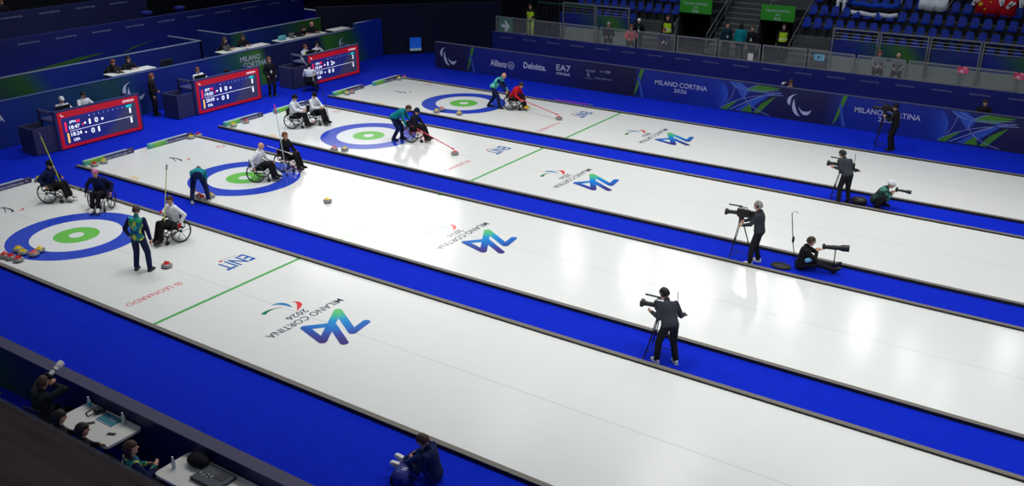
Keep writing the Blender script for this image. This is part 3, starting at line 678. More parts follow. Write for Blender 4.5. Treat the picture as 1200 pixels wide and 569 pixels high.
# podium rail with horizontal bars
def bar_rail(x0, x1, label):
    t = thing('podium_rail', label, 'railing', (x0, 27.98, 2.63), 0, 'barred rails on the podium front'); w = x1 - x0
    q = MB(); q.bb((0, -.03, .46), (w, .03, .52)); q.build('top_rail', RAILM, t, False)
    for k in range(3): q = MB(); q.cyl((0, 0, .05 + .13 * k), (w, 0, .05 + .13 * k), .012, n=6); q.build('bar', RAILM, t)
    for x in (.03, w - .03): q = MB(); q.bb((x - .03, -.05, -1.2), (x + .03, -.0, .5)); q.build('post', RAILM, t, False)
xs = [-.7, 1.2, 3.1]
for i in range(2): bar_rail(xs[i], xs[i + 1] - .04, 'steel barred rail on the left podium block, %s section' % ('left' if i == 0 else 'right'))
for i in range(5): bar_rail(12.82 + 1.98 * i, 12.82 + 1.98 * (i + 1) - .04, 'steel barred rail on the right podium block, %s section from the left' % ORD[i])
# seats
SEATM = mat('seat_blue', rgb(12, 50, 158), .4, noise=.08)
def seat_mesh():
    q = MB()
    rr = []
    for i, (x, z) in enumerate([(0, .40), (-.02, .44), (.12, .43), (.30, .42), (.38, .46), (.41, .58), (.43, .72), (.44, .78)]):
        w = (.155, .16, .165, .165, .16, .16, .15, .09)[i]
        rr.append([V((sx * w, x + .0, z)) for sx in (-1, -.5, .5, 1)] + [V((sx * w, x + (.025 if z > .45 else 0), z - (.03 if z < .45 else 0))) for sx in (1, .5, -.5, -1)])
    q.rings(rr); return q
seat0 = thing('stadium_seat', 'x', 'seat', (0, 0, 0), 0, 'blue stand seats')
seat_mesh().build('seat_shell', SEATM, seat0)
q = MB(); q.bb((-.03, .1, 0), (.03, .3, .42)); q.bb((.2, .08, .38), (.235, .2, .42)); q.build('bracket', DGR, seat0, False)
used = False; SEATS = []
def seat_row(k, xa, xb, block):
    global used
    n = int((xb - xa) / .485); y = ROW0Y + RY * k + .2; z = ROW0Z + RZ * k
    for i in range(n):
        lb = 'blue plastic seat, %s from the left in the %s row, %s block' % (ORD[i], ORD[k], block)
        if not used: place(seat0, (xa + .25 + .485 * i, y, z), 0); seat0['label'] = lb; used = True
        else: dup(seat0, (xa + .25 + .485 * i, y, z), 0, lb)
seat_row(0, 12.9, 21.7, 'right'); seat_row(1, 10.95, 21.6, 'right'); seat_row(2, 10.95, 21.4, 'right'); seat_row(3, 10.95, 21.2, 'right'); seat_row(4, 13.5, 21.0, 'right')
seat_row(0, -.8, 3.2, 'left'); seat_row(1, -.8, 5.1, 'left'); seat_row(2, -.8, 5.1, 'left'); seat_row(3, 1.2, 6.6, 'left')
# black backing sheets, the darkness of the unlit hall put into their colour
q = MB(); q.bb((-30, 34.4, -.03), (44, 34.6, 9)); struct('wall_back', q, mat('hall_dark', rgb(8, 9, 16), .95), 'black backing for the darkness behind the far stand')
q = MB(); q.bb((-26.2, -16, -.03), (-26, 34.4, 9)); struct('wall_left', q, MATS['hall_dark'], 'black backing for the darkness at the left end of the hall')
# fence and dark box left of the stand: left end wall
q = MB(); q.bb((-3.3, 25.62, -.03), (-3.2, 33, 1.3)); struct('wall_side', q, WALLN, 'end wall of the far walkway')
t = thing('fence_panel', 'dark slatted fence behind the green-vested steward', 'fence', (-2.6, 28.6, 1.33))
for i in range(14): q = MB(); q.bb((.25 * i, 0, 0), (.25 * i + .05, .05, 1.6 ), 0); q.build('slat', DGR, t, False)
q = MB(); q.bb((0, -.01, 1.55), (3.3, .06, 1.62)); q.build('top_rail', mat('fence_green', rgb(30, 80, 60), .6), t, False)
q = MB(); q.bb((-3.0, 33.6, 1.0), (24, 33.7, 5.5)); struct('wall_stand_back', q, WALLN, 'dark navy wall at the top of the stand')
# tall mast at the left end of the podium
for x, lb in ((-.85, 'thin dark mast at the left end of the left podium block'), (3.55, 'thin dark mast right of the left podium block')):
    q = MB(); q.cyl((0, 0, 0), (0, 0, 4.2), .03); q.box((0, 0, .02), (.2, .2, .04)); tag(place(q.build('mast', DGR), (x, 27.8, 1.33)), lb, 'mast', 'masts by the left podium')

# dark drape wall in the corner ----------------------------------------------------
a = V((-12.4, 22.3, 0)); b = V((-5.6, 29.6, 0)); d = (b - a).normalized(); nrm = V((d.y, -d.x, 0)); Lw = (b - a).length
q = MB(); q.add([a + V((0, 0, -.03)), b + V((0, 0, -.03)), b - nrm * .1 + V((0, 0, -.03)), a - nrm * .1 + V((0, 0, -.03)), a + V((0, 0, 2.6)), b + V((0, 0, 2.6)), b - nrm * .1 + V((0, 0, 2.6)), a - nrm * .1 + V((0, 0, 2.6))], [(0, 1, 5, 4), (1, 2, 6, 5), (2, 3, 7, 6), (3, 0, 4, 7), (4, 5, 6, 7), (3, 2, 1, 0)])
struct('wall_corner', q, mat('drape_navy', rgb(14, 16, 48), .9, noise=.1, scale=.6), 'dark navy drape wall in the far corner')
t = thing('monitor', 'small blue-lit screen on the floor against the dark corner wall', 'monitor', (-8.75, 25.95, 0), math.degrees(math.atan2(nrm.y, nrm.x)))
q = MB(); q.bb((-.05, -.36, .06), (.0, .36, .92)); q.build('housing', BLK, t, False)
q = MB(); q.bb((0, -.31, .16), (.006, .31, .86)); q.build('screen', ramp_mat('screen_blue', [(0, rgb(150, 180, 180)), (.16, rgb(120, 150, 160)), (.2, rgb(20, 90, 200)), (1, rgb(20, 80, 190))], axis=(0, 0, 1), lo=.16, hi=.86, emit=.35), t, False)
for y in (-.25, .25): q = MB(); q.bb((-.2, y - .02, -.03), (.12, y + .02, .06)); q.build('foot', BLK, t, False)

# press tribune on the left ----------------------------------------------------------
PRESS = ramp_mat('press_print', [(0, rgb(20, 34, 90)), (.12, rgb(20, 50, 140)), (.3, rgb(24, 70, 70)), (.36, rgb(20, 40, 130)), (.5, rgb(20, 44, 140)), (.56, rgb(30, 80, 90)), (.63, rgb(70, 130, 40)), (.65, rgb(26, 34, 90)), (.80, rgb(26, 34, 92)), (.82, rgb(70, 130, 40)), (.9, rgb(40, 96, 60)), (.94, rgb(14, 48, 160)), (1, rgb(14, 48, 160))], axis=(0, 1, .35), lo=2, hi=25)
q = MB(); q.bb((-10.1, -3, -.03), (-9.95, 22.6, 1.68)); q.bb((-10.1, 22.6, -.03), (-9.9, 24.6, 1.95)); pw = struct('wall_press', q, PRESS, 'blue and green printed front wall of the press tribune')
q = MB(); q.bb((-12.6, 24.5, -.03), (-10.1, 24.6, 1.95)); q.bb((-12.6, 22.4, 1.0), (-12.5, 24.5, 1.98)); struct('wall_press_end', q, WALLB, 'blue end wall of the press tribune')
q = MB(); q.bb((-10.12, -3, 1.68), (-9.93, 22.6, 1.70)); q.build('top_edge', mat('press_edge', rgb(60, 80, 140), .6), pw, False)
tpart(pw, WPRINT, 'MILANO', (-9.95, 15.5, 1.22), (0, 1, 0), (0, 0, 1), 1.2, .24, .01); tpart(pw, WPRINT, 'CORTINA', (-9.95, 15.75, .92), (0, 1, 0), (0, 0, 1), 1.4, .24, .01)
agitos(planeM((-9.95, 9.25, 1.0), (0, 1, 0), (0, 0, 1)), .95, WPRINT, pw); agitos(planeM((-9.95, 21.8, 1.0), (0, 1, 0), (0, 0, 1)), .9, WPRINT, pw)
tpart(pw, WPRINT, 'CORTINA', (-9.95, 3.05, .95), (0, 1, 0), (0, 0, 1), 1.5, .25, .01)
q = MB(); q.bb((-26, -3, -.03), (-10.1, 14.55, .9)); q.bb((-26, 14.55, -.03), (-10.1, 22.4, .9)); struct('platform', q, mat('platform_dark', rgb(16, 20, 60), .85), 'dark raised platform floor of the press tribune')
GRAD2 = ramp_mat('tribune_print', [(0, rgb(16, 36, 110)), (.35, rgb(18, 44, 130)), (.5, rgb(30, 70, 60)), (.56, rgb(40, 90, 40)), (.62, rgb(16, 44, 140)), (1, rgb(16, 34, 110))], axis=(0, 1, .6), lo=-2, hi=14)
EDGE = mat('tribune_edge', rgb(120, 135, 160), .6)
q = MB(); q.bb((-12.1, -3, .9), (-12, 14.5, 2.05)); q.bb((-14.3, 14.4, .9), (-12, 14.5, 2.05)); w = struct('wall_tribune', q, GRAD2, 'printed back wall of the left press box')
q = MB(); q.bb((-12.11, -3, 2.05), (-11.99, 14.5, 2.08)); q.bb((-14.3, 14.39, 2.05), (-12.1, 14.5, 2.08)); q.build('top_edge', EDGE, w, False)
GRAD3 = ramp_mat('tribune_print_b', [(0, rgb(16, 36, 120)), (.1, rgb(40, 90, 50)), (.2, rgb(18, 44, 130)), (.5, rgb(20, 54, 120)), (.75, rgb(50, 104, 44)), (1, rgb(60, 110, 40))], axis=(0, 1, 0), lo=16, hi=22.4)
q = MB(); q.bb((-12.1, 16.1, .9), (-12, 22.2, 2.1)); q.bb((-14.2, 16.05, .9), (-12, 16.15, 2.1)); w = struct('wall_tribune_right', q, GRAD3, 'green and blue back wall of the right press box')
q = MB(); q.bb((-12.12, 16.04, 2.1), (-11.98, 22.2, 2.13)); q.bb((-14.2, 16.04, 2.1), (-12.1, 16.16, 2.13)); q.build('top_edge', EDGE, w, False)
GRAD4 = ramp_mat('upper_wall_print', [(0, rgb(10, 30, 120)), (.5, rgb(10, 26, 110)), (1, rgb(12, 22, 90))], axis=(0, 0, 1), lo=1, hi=3)
q = MB(); q.bb((-15.2, -3, .9), (-15, 24.0, 2.9)); w = struct('wall_upper', q, GRAD4, 'tall blue wall with small white lettering behind the press boxes')
q = MB()
for i in range(15): text(q, 'MILANO CORTINA 2026', (-15, 1.2 + i * 1.72, 2.6), (0, 1, 0), (0, 0, 1), .95, .07)
q.build('lettering', DPRINT, w, False)
q = MB(); q.poly([(4, 1.15), (9.0, 1.35), (11.6, 1.7), (10.3, 1.68)], .003, planeM((-15, 0, 0), (0, 1, 0), (0, 0, 1))); q.build('green_shape', mat('print_dull_green', rgb(40, 90, 30), .7), w, False)
q = MB(); q.poly([(12.2, 1.45), (13.4, 1.72), (14.4, 1.9), (13.0, 1.72)], .003, planeM((-15, 0, 0), (0, 1, 0), (0, 0, 1))); q.build('green_shape', MATS['print_dull_green'], w, False)
q = MB(); q.bb((-19.2, -3, .9), (-19, 16.9, 3.36)); w = struct('wall_upper_back', q, WALLN, 'dark navy wall with small lettering at the top left')
q = MB()
for i in range(8): text(q, 'MILANO CORTINA 2026', (-19, 4.2 + i * 1.85, 3.08), (0, 1, 0), (0, 0, 1), 1.0, .075)
q.build('lettering', DPRINT, w, False)
q = MB(); q.bb((-19.0, -3, .9), (-15.2, 24, 1.9)); struct('platform_upper', q, MATS['platform_dark'], 'dark upper platform')
for y, lb in ((14.6, 'small blue stool-shaped post above the upper wall, left one'), (16.5, 'small blue stool-shaped post above the upper wall, right one')):
    q = MB(); q.bb((-.12, -.12, 0), (.12, .12, 1.0)); q.box((0, 0, 1.08), (.42, .42, .16), None, .04); tag(place(q.build('post', WALLB), (-15.9, y, 1.9)), lb, 'post', 'blue posts behind the upper wall')
# desks
DESK = mat('desk_white', rgb(222, 222, 214), .5, noise=.03)
def desk(label, loc, w, d=.6, hgt=.75, yaw=0, group='white desks of the press tribune', m=DESK, name='desk'):
    t = thing(name, label, 'desk', loc, yaw, group)
    q = MB(); q.box((0, 0, hgt - .02), (d, w, .04), None, .012); q.build('desk_top', m, t)
    for x in (-1, 1):
        for y in (-1, 1): q = MB(); q.cyl((x * (d / 2 - .06), y * (w / 2 - .1), 0), (x * (d / 2 - .06), y * (w / 2 - .1), hgt - .04), .018, n=8); q.build('leg', DGR, t)
    return t
desk('white desk in front of the two dark-clad commentators at the far left', (-10.5, 9.6, .9), 2.1, .62, .83)
desk('white desk with papers in front of the long-haired commentator', (-10.5, 14.9, .9), 1.35, .62, .83)
desk('white desk beside the commentator holding papers', (-10.5, 16.35, .9), 1.3, .62, .83)
desk('white desk with a teal box and laptops, nobody behind it', (-10.5, 18.55, .9), 1.8, .62, .83)
desk('white desk in front of the balding commentator', (-10.5, 20.15, .9), 1.3, .62, .83)
desk('short white desk with papers at the right end of the press box', (-10.5, 21.9, .9), 1.2, .62, .83)
def lap(label, loc, yaw, screen=BLK, open_=True, col=DGR):
    t = thing('laptop', label, 'laptop', loc, yaw, 'laptops on the desks')
    q = MB(); q.box((0, 0, .01), (.24, .34, .018), None, .006); q.build('base', col, t)
    q = MB(); q.box((.13, 0, .12), (.012, .34, .22), Matrix.Rotation(R(12), 3, 'Y'), .004); q.build('lid', col, t); return t
def paper(label, loc, w, d, yaw=0, m=WHT): 
    q = MB(); q.box((0, 0, .003), (d, w, .006)); return tag(place(q.build('paper_sheet', m), loc, yaw), label, 'paper', 'papers on the desks')
lap('dark laptop on the far left commentators desk', (-10.45, 9.1, 1.73), 180); lap('dark laptop in front of the balding commentator', (-10.45, 20.4, 1.73), 180); lap('grey laptop on the desk with the teal box', (-10.45, 18.75, 1.73), 180, col=GREYC)
lap('silver laptop on the desk of the long-haired commentator', (-10.45, 14.75, 1.73), 180, col=STEEL); lap('dark laptop right of the teal box', (-10.45, 19.2, 1.73), 170)
paper('white papers held before the commentator at the middle press desk', (-10.45, 16.6, 1.73), .5, .3, 10); paper('white papers on the short right end desk', (-10.5, 22.0, 1.73), .6, .3, -8); paper('white papers on the far left commentators desk', (-10.4, 9.9, 1.73), .5, .3, 5)
q = MB(); q.box((0, 0, .1), (.2, .42, .2), None, .04); tag(place(q.build('storage_box', mat('box_teal', rgb(90, 180, 190), .6)), (-10.5, 18.05, 1.73)), 'pale teal box on the unmanned press desk', 'box')
q = MB(); q.box((0, 0, .28), (.05, .6, .4), None, .01); q.box((0, 0, .05), (.2, .2, .1)); tag(place(q.build('monitor', BLK), (-10.35, 11.3, 1.45)), 'black flat monitor back right of the far left commentators', 'monitor')
q = MB(); q.bb((-.2, -.2, 0), (.2, .2, .55)); tag(place(q.build('box_stand', MATS['platform_dark']), (-10.35, 11.3, .9)), 'dark plinth under the black monitor', 'stand')

# scoreboard desks -----------------------------------------------------------------
PODN = mat('pod_navy', rgb(44, 50, 104), .6, noise=.05); PODD = mat('pod_side', rgb(50, 50, 88), .6, noise=.05)
SRED = mat('screen_red', rgb(170, 14, 30), .5, noise=.05, emit=.55); SNAV = ramp_mat('screen_navy', [(0, rgb(34, 36, 110)), (.45, rgb(30, 40, 110)), (.62, rgb(58, 58, 84)), (1, rgb(56, 54, 80))], axis=(0, 1, -.9), lo=-1.2, hi=1.2, emit=.55)
SWH = mat('screen_white', rgb(235, 240, 250), .5, noise=0, emit=1.0); SCY = mat('screen_cyan', rgb(0, 190, 190), .5, noise=0, emit=.8); SBAR = mat('screen_bar_red', rgb(240, 40, 80), .5, noise=0, emit=.9); SBARY = mat('screen_bar_yellow', rgb(240, 190, 90), .5, noise=0, emit=.9); SLB = mat('screen_light_blue', rgb(160, 190, 250), .5, noise=0, emit=.8)
def pod(label, y, rows, tot, tilt=0):
    t = thing('scoreboard_desk', label, 'scoreboard', (-7.95, y, 0), 0, 'scoreboard desks at the sheet ends')
    q = MB(); q.bb((-.14, -1.78, .0), (0, 1.78, 1.42)); q.build('front_housing', PODN, t, False)
    q = MB(); q.bb((-1.05, -1.78, 1.0), (-.14, 1.78, 1.05)); q.bb((-1.05, 1.68, 0), (-.14, 1.78, 1.3)); q.bb((-.7, -1.78, .0), (-.14, -1.7, .35)); q.bb((-1.05, -1.78, 0), (-.95, -1.7, 1.36)); q.bb((-1.05, -1.78, 1.3), (-.14, -1.7, 1.4)); q.build('desk_body', PODN, t, False)
    q = MB(); text(q, 'MILANO CORTINA 2026', (-.6, -1.785, 1.33), (1, 0, 0), (0, 0, 1), .7, .05); q.build('lettering', WPRINT, t, False)
    q = MB(); q.bb((-.95, -2.62, 0), (-.1, -2.56, .95)); q.bb((-.14, -2.62, 0), (-.08, -1.78, .95)); q.bb((-1.0, -2.62, 0), (-.95, -1.78, .95)); q.build('side_box', PODD, t, False)
    q = MB(); q.bb((0, -1.68, .02), (.02, 1.68, 1.36)); s = q.build('screen', SRED, t, False)
    q = MB(); q.bb((.02, -1.56, .14), (.024, 1.54, 1.14)); q.build('display_field', SNAV, s, False)
    w = MB()
    def T(s_, ya, yb, z, h, b=.0, mb=w):
        if s_ == '1': ya, yb = (ya + yb) / 2 - h * .19, (ya + yb) / 2 + h * .19
        tpart(s, SWH, s_, (.024, (ya + yb) / 2, z), (0, 1, 0), (0, 0, 1), yb - ya, h, b, .004)
    T('OMEGA', 1.0, 1.5, 1.2, .08, 0); agitos(planeM((.024, -1.5, 1.25), (0, 1, 0), (0, 0, 1)), .12, SWH, s)
    r0, r1 = rows
    T(r0[0], -1.27, -1.02, .88, .11, .02); T(r0[1], -1.3, -.88, .68, .14, .01); T(r0[2][0], -.52, -.40, .72, .19, .02); T(r0[2][1], -.26, -.12, .72, .19, .02)
    T(r1[1], -1.27, -.84, .42, .14, .01); T(r1[0], -1.2, -.95, .22, .11, .02); T(r1[2][0], -.46, -.32, .36, .19, .02); T(r1[2][1], -.2, -.08, .36, .19, .02)
    T(tot[0], 1.22, 1.32, .76, .2, .02); T(tot[1], 1.22, 1.32, .38, .2, .02)
    M = planeM((.024, 0, 0), (0, 1, 0), (0, 0, 1), .003)
    w.stroke([(-1.3, .62), (1.35, .62)], .012, .002, M); w.build('divider', SWH, s, False)
    for yy, zz, rr_ in ((-.66, .8, .04), (-.68, .45, .035), (.06 if r0[3] else -.05, .8, .05)):
        w = MB(); w.poly([(yy + rr_ * math.cos(a), zz + rr_ * math.sin(a)) for a in [PI * 2 * i / 12 for i in range(12)]], .002, M); w.build('marker_dot', SWH, s, False)
    for i in range(8): tpart(s, SLB, str(i + 1), (.024, -.45 + .2 * i, 1.01), (0, 1, 0), (0, 0, 1), .035, .055, 0, .004, name='end_number')
    w3 = MB(); w3.bb((.024, 1.12, 1.0), (.028, 1.36, 1.08)); w3.build('total_label', SCY, s, False)
    for b0, b1 in (((.024, -1.46, .62), (.028, -1.39, .98)), ((.024, -.99, .89), (.028, -.85, .98)), ((.024, -.78, .74), (.028, -.72, .8))): w3 = MB(); w3.bb(b0, b1); w3.build('red_marker', SBAR, s, False)
    w3 = MB(); w3.bb((.024, -1.42, .2), (.028, -1.35, .56)); w3.build('yellow_marker', SBARY, s, False)
    return t
pod('scoreboard desk with red-framed screen showing 18:47, nearest of the three', 6.32, (('JPN', '18:47', '10', 1), ('USA', '18:24', '01')), ('1', '1'))
pod('scoreboard desk with red-framed screen showing 19:00, middle of the three', 12.45, (('EST', '19:00', '10', 1), ('ITA', '20:09', '01')), ('1', '1'))
pod('scoreboard desk with red-framed screen beside the white-jacketed wheelchair user, farthest of the three', 18.85, (('CHN', '18:34', '12', 0), ('GBR', '17:20', '00')), ('3', '0'))
for y, lb in ((5.15, 'black laptop back on the nearest scoreboard desk'), (11.35, 'black laptop on the middle scoreboard desk'), (17.75, 'black laptop on the farthest scoreboard desk')):
    t = thing('monitor', lb, 'monitor', (-8.35, y, 1.05), 0, 'black screens on the scoreboard desks')
    q = MB(); q.box((0, 0, .27), (.03, .6, .36), None, .01); q.build('screen_back', BLK, t); q = MB(); q.box((0, 0, .015), (.2, .25, .03)); q.cyl((0, 0, .0), (0, 0, .2), .02); q.build('stand', BLK, t)
paper('white paper on the middle scoreboard desk', (-8.4, 13.4, 1.05), .35, .25); 
q = MB(); q.cyl((0, 0, 0), (0, 0, .28), .1, .08); q.ell((0, 0, .33), (.12, .14, .1)); tag(place(q.build('dark_bag', BLACKC), (-8.45, 12.85, 1.05)), 'small dark bag on the middle scoreboard desk', 'bag')

# chairs -------------------------------------------------------------------------------
def make_chair(label, loc, yaw, group, m=BLK):
    t = thing('chair', label, 'chair', loc, yaw, group)
    q = MB(); q.box((0, 0, .44), (.42, .42, .04), None, .015); q.build('seat', m, t)
    q = MB(); q.box((-.2, 0, .70), (.03, .4, .3), None, .01); q.build('backrest', m, t)
    for x in (-1, 1):
        for y in (-1, 1): q = MB(); q.cyl((x * .18, y * .18, 0), (x * .18, y * .18, .44 if x > 0 else .82), .012, n=6); q.build('leg', DGR, t)
    return t
chair0 = make_chair('x', (0, 0, 0), 0, 'chairs'); chair_used = [False]
def chair(loc, yaw, label, group='plain chairs behind the desks'):
    if not chair_used[0]:
        chair_used[0] = True; place(chair0, loc, yaw); chair0['label'] = label; chair0['group'] = group; return chair0
    return dup(chair0, loc, yaw, label, group)

# sitting person helper
def sitter(label, x, y, z, yaw, hands=((.42, .16, .74), (.42, -.16, .74)), lean=8, chairlabel=None, **kw):
    if chairlabel: chair((x, y, z), yaw, chairlabel)
    kw.setdefault('head', (0, 12)); kw.setdefault('voxel', .013)
    return person(label, (x, y, z), yaw, pel=(-.03, 0, .57), lean=lean, hands=hands, feet=((.42, .12), (.42, -.12)), **kw)
# commentators
sitter('commentator with light brown hair in dark clothes, left one at the far left press desk', -11.15, 9.15, .9, 0, lean=18, head=(10, 25), top=BLACKC, hair='ginger', skin=0, hands=((.5, .16, .86), (.5, -.16, .86)), chairlabel='chair under the left commentator at the far left desk')
sitter('dark-haired commentator in black beside the light-haired one at the far left press desk', -11.05, 9.85, .9, 5, lean=12, top=BLACKC, hair='black', hairlen=.4, hands=((.45, .16, .86), (.45, -.16, .86)), lanyard=True, chairlabel='chair under the dark-haired commentator at the far left desk')
sitter('long-haired commentator in black at the left of the middle press box', -11.1, 14.95, .9, 20, lean=10, top=BLACKC, hair='brown', hairlen=1, head=(25, 15), hands=((.45, .16, .86), (.45, -.16, .86)), chairlabel='chair under the long-haired commentator')
sitter('commentator in black holding papers at the middle press desk', -11.05, 16.05, .9, -5, lean=8, top=BLACKC, hair='brown', head=(-10, 25), hands=((.45, .12, .86), (.45, -.12, .86)), chairlabel='chair under the commentator holding papers')
sitter('commentator in black and green leaning over the right press desk', -11.05, 19.6, .9, 20, lean=30, top=BLACKC, hair='black', head=(20, 35), hands=((.5, .16, .86), (.5, -.16, .86)), chairlabel='chair under the leaning commentator at the right press desk')
sitter('balding commentator in dark clothes at the right press desk', -11.0, 20.4, .9, 10, lean=10, top=BLACKC, hair='bald', head=(10, 15), hands=((.45, .16, .86), (.45, -.16, .86)), chairlabel='chair under the balding commentator')
# scorers behind the scoreboard desks
sitter('scorer in white jacket and white cap behind the nearest scoreboard', -9.25, 5.75, 0.06, 0, lean=8, top=WHITEC, hat=('cap', WHITEC), hair='black', hands=((.45, .16, 1.02), (.45, -.16, 1.02)), head=(-5, 10), pel_=0) if False else None
def scorer(label, x, y, yaw, sh=.80, tz=0, **kw):
    t = thing('stool', 'high stool under the %s' % ' '.join(label.split()[:10]), 'stool', (x, y, 0), yaw, 'high stools behind the scoreboards')
    q = MB(); q.cyl((0, 0, sh - .18), (0, 0, sh - .12), .17, n=16); q.build('seat', BLK, t)
    for a in range(3): q = MB(); q.cyl((.05 * math.cos(a * 2.1), .05 * math.sin(a * 2.1), sh - .18), (.2 * math.cos(a * 2.1), .2 * math.sin(a * 2.1), -.02), .014, n=6); q.build('leg', DGR, t)
    kw.setdefault('hands', ((.42, .16, 1.09), (.42, -.16, 1.09)))
    return person(label, (x, y, 0), yaw, pel=(0, 0, sh), feet=((.32, .12, sh - .50), (.32, -.12, sh - .50)), voxel=.013, **kw)
scorer('scorer in white jacket and white cap behind the nearest scoreboard', -9.35, 5.72, -10, top=WHITEC, hat=('cap', WHITEC), hair='black', head=(0, 10))
scorer('dark-haired scorer in white jacket behind the nearest scoreboard', -9.4, 6.62, 0, top=WHITEC, hair='black', head=(5, 15), skin=1)
scorer('scorer in white jacket leaning sideways behind the middle scoreboard', -9.4, 12.1, -5, top=WHITEC, hair='ginger', side=-6, head=(-20, 5))
scorer('scorer in yellow-green vest with white sleeves behind the farthest scoreboard', -9.4, 18.35, 10, top=WHITEC, vest=LIME, hair='ginger', head=(10, 10))
scorer('scorer in black vest with white sleeves behind the farthest scoreboard', -9.4, 19.15, 0, top=WHITEC, vest=BLACKC, hair='black', head=(-5, 10))
# standing women by the press wall
person('ginger-haired woman in black standing by the press wall right of the nearest scoreboard', (-9.45, 9.75, -.03), 35, lean=2, head=(25, 5), top=BLACKC, legs=BLACKC, hair='ginger', hairlen=1.2, hands=((.2, .1, 1.0), (.12, -.24, .86)), h=.98, voxel=.012)
person('long-haired woman in black with lanyard standing between middle and farthest scoreboards', (-7.95, 14.8, -.03), -20, lean=0, head=(0, 0), top=BLACKC, legs=BLACKC, hair='ginger', hairlen=1.2, lanyard=True, hands=((.16, .2, .95), (.16, -.2, .95)), voxel=.012)

# wheelchairs ------------------------------------------------------------------------
RUB = mat('tyre_black', rgb(18, 18, 18), .7)
def wheelchair(label, loc, yaw, fm=DGR, group='curling wheelchairs', hub=DGR):
    t = thing('wheelchair', label, 'wheelchair', loc, yaw, group); r = .305
    for sg in (1, -1):
        c = V((0, sg * .29, r + .01)); q = MB()
        q.tube([c + V((r * math.cos(a), sg * -.02 * 0, r * math.sin(a))) for a in [2 * PI * i / 36 for i in range(36)]], .019, 6, True); w = q.build('wheel', RUB, t)
        q = MB()
        for i in range(6): a = 2 * PI * i / 6; q.cyl(c, c + V((r * math.cos(a), 0, r * math.sin(a))), .008, n=5)
        q.cyl(c - V((0, .03, 0)), c + V((0, .03, 0)), .03); q.build('spokes', hub, w)
        q = MB(); q.tube([c + V(((r - .035) * math.cos(a), sg * .03, (r - .035) * math.sin(a))) for a in [2 * PI * i / 28 for i in range(28)]], .008, 5, True); q.build('push_rim', hub, w)
        q = MB(); cc = V((.40, sg * .2, .065)); q.cyl(cc - V((0, .014, 0)), cc + V((0, .014, 0)), .062, n=16); q.build('caster', RUB, t)
    q = MB()
    for sg in (1, -1):
        q.tube([(-.22, sg * .2, .76), (-.2, sg * .2, .38), (.30, sg * .2, .40), (.44, sg * .18, .34), (.52, sg * .12, .10)], .014, 6)
        q.tube([(-.2, sg * .2, .38), (-.02, sg * .2, .31), (.32, sg * .2, .30), (.40, sg * .2, .13)], .013, 6); q.cyl((.40, sg * .2, .30), (.40, sg * .2, .12), .013, n=6)
    q.cyl((0, -.28, .315), (0, .28, .315), .014, n=6); q.cyl((.3, -.2, .30), (.3, .2, .30), .012, n=6); q.build('frame', fm, t)
    q = MB(); q.box((.06, 0, .385), (.42, .38, .05), None, .02); q.build('seat', BLACKC, t)
    q = MB(); q.box((-.22, 0, .60), (.035, .38, .28), None, .015); q.build('backrest', BLACKC, t)
    q = MB(); q.box((.58, 0, .09), (.18, .28, .015), None, .005); q.build('footrest', fm, t)
    return t
def wc_person(label, loc, yaw, hands, wl, lean=5, fm=DGR, feetx=.55, **kw):
    wheelchair(wl, loc, yaw, fm)
    kw.setdefault('head', (0, 8)); kw.setdefault('legs', BLACKC); kw.setdefault('shoes', SHOE_B)
    return person(label, loc, yaw, pel=(-.02, 0, .52), lean=lean, hands=[(a[0], a[1], a[2] - .08) for a in hands], feet=((feetx, .085, .18), (feetx, -.085, .18)), kpole=((1, 0, 1), (1, 0, 1)), **kw)
def stick(label, a, b, m, tipm=None, tip=.12, name='delivery_stick', r=.012, headm=None, group='delivery sticks'):
    a, b = V(a), V(b); t = thing(name, label, 'stick', a, 0, group); d = b - a
    q = MB(); q.cyl((0, 0, 0), d, r, n=8); q.build('shaft', m, t)
    q = MB(); dn = d.normalized(); q.cyl(d - dn * tip, d + dn * .02, r * 1.9, n=8); q.build('grip', tipm or DGR, t)
    q = MB(); q.cyl(-dn * .02, dn * .07, r * 2.0, r * 1.5, n=8); q.build('stick_head', headm or BLK, t)
    return t
YST = mat('stick_yellow', rgb(225, 230, 40), .4); RST = mat('stick_red', rgb(220, 50, 70), .4); PST = mat('stick_pink', rgb(235, 60, 150), .4); CST = mat('stick_clear_white', rgb(205, 215, 222), .3)
# 1 curler in black beanie, facing right
l, y = (-3.2, 1.32, 0), 25
pr, J1 = wc_person('wheelchair curler in navy jacket and black beanie holding a yellow stick', l, y, ((.34, .12, .82), (.02, -.33, .66)), 'wheelchair of the curler in the black beanie, left of the nearest house', lean=4, top=NAVY, hat=('beanie', BLACKC), hair='black', shoes=SHOE_W, head=(0, 25), skin=1, grip=(1, 0))
hb = J1['hand'][0]; hb = hb + V((.05, .03, .02)); a1 = V((-2.8, 1.5, .22)); dv = (hb - a1).normalized()
stick('yellow delivery stick held by the curler in the black beanie', a1, a1 + V((-.42, -.22, 1.95)), YST, STEEL)
# 2 curler with pink hair facing camera
l, y = (-1.35, 1.78, 0), -55
pr, J2 = wc_person('wheelchair curler with pink hair in navy jacket behind the nearest house', l, y, ((.12, .36, .62), (.12, -.40, .60)), 'wheelchair of the pink-haired curler behind the nearest house', lean=14, top=NAVY, hair='pink', shoes=SHOE_W, head=(0, 15))
stick('pale green stick on the ice left of the pink-haired curler', (-2.0, 1.55, .55), (-2.75, 1.75, .35), mat('stick_pale_green', rgb(180, 220, 120), .4), STEEL)
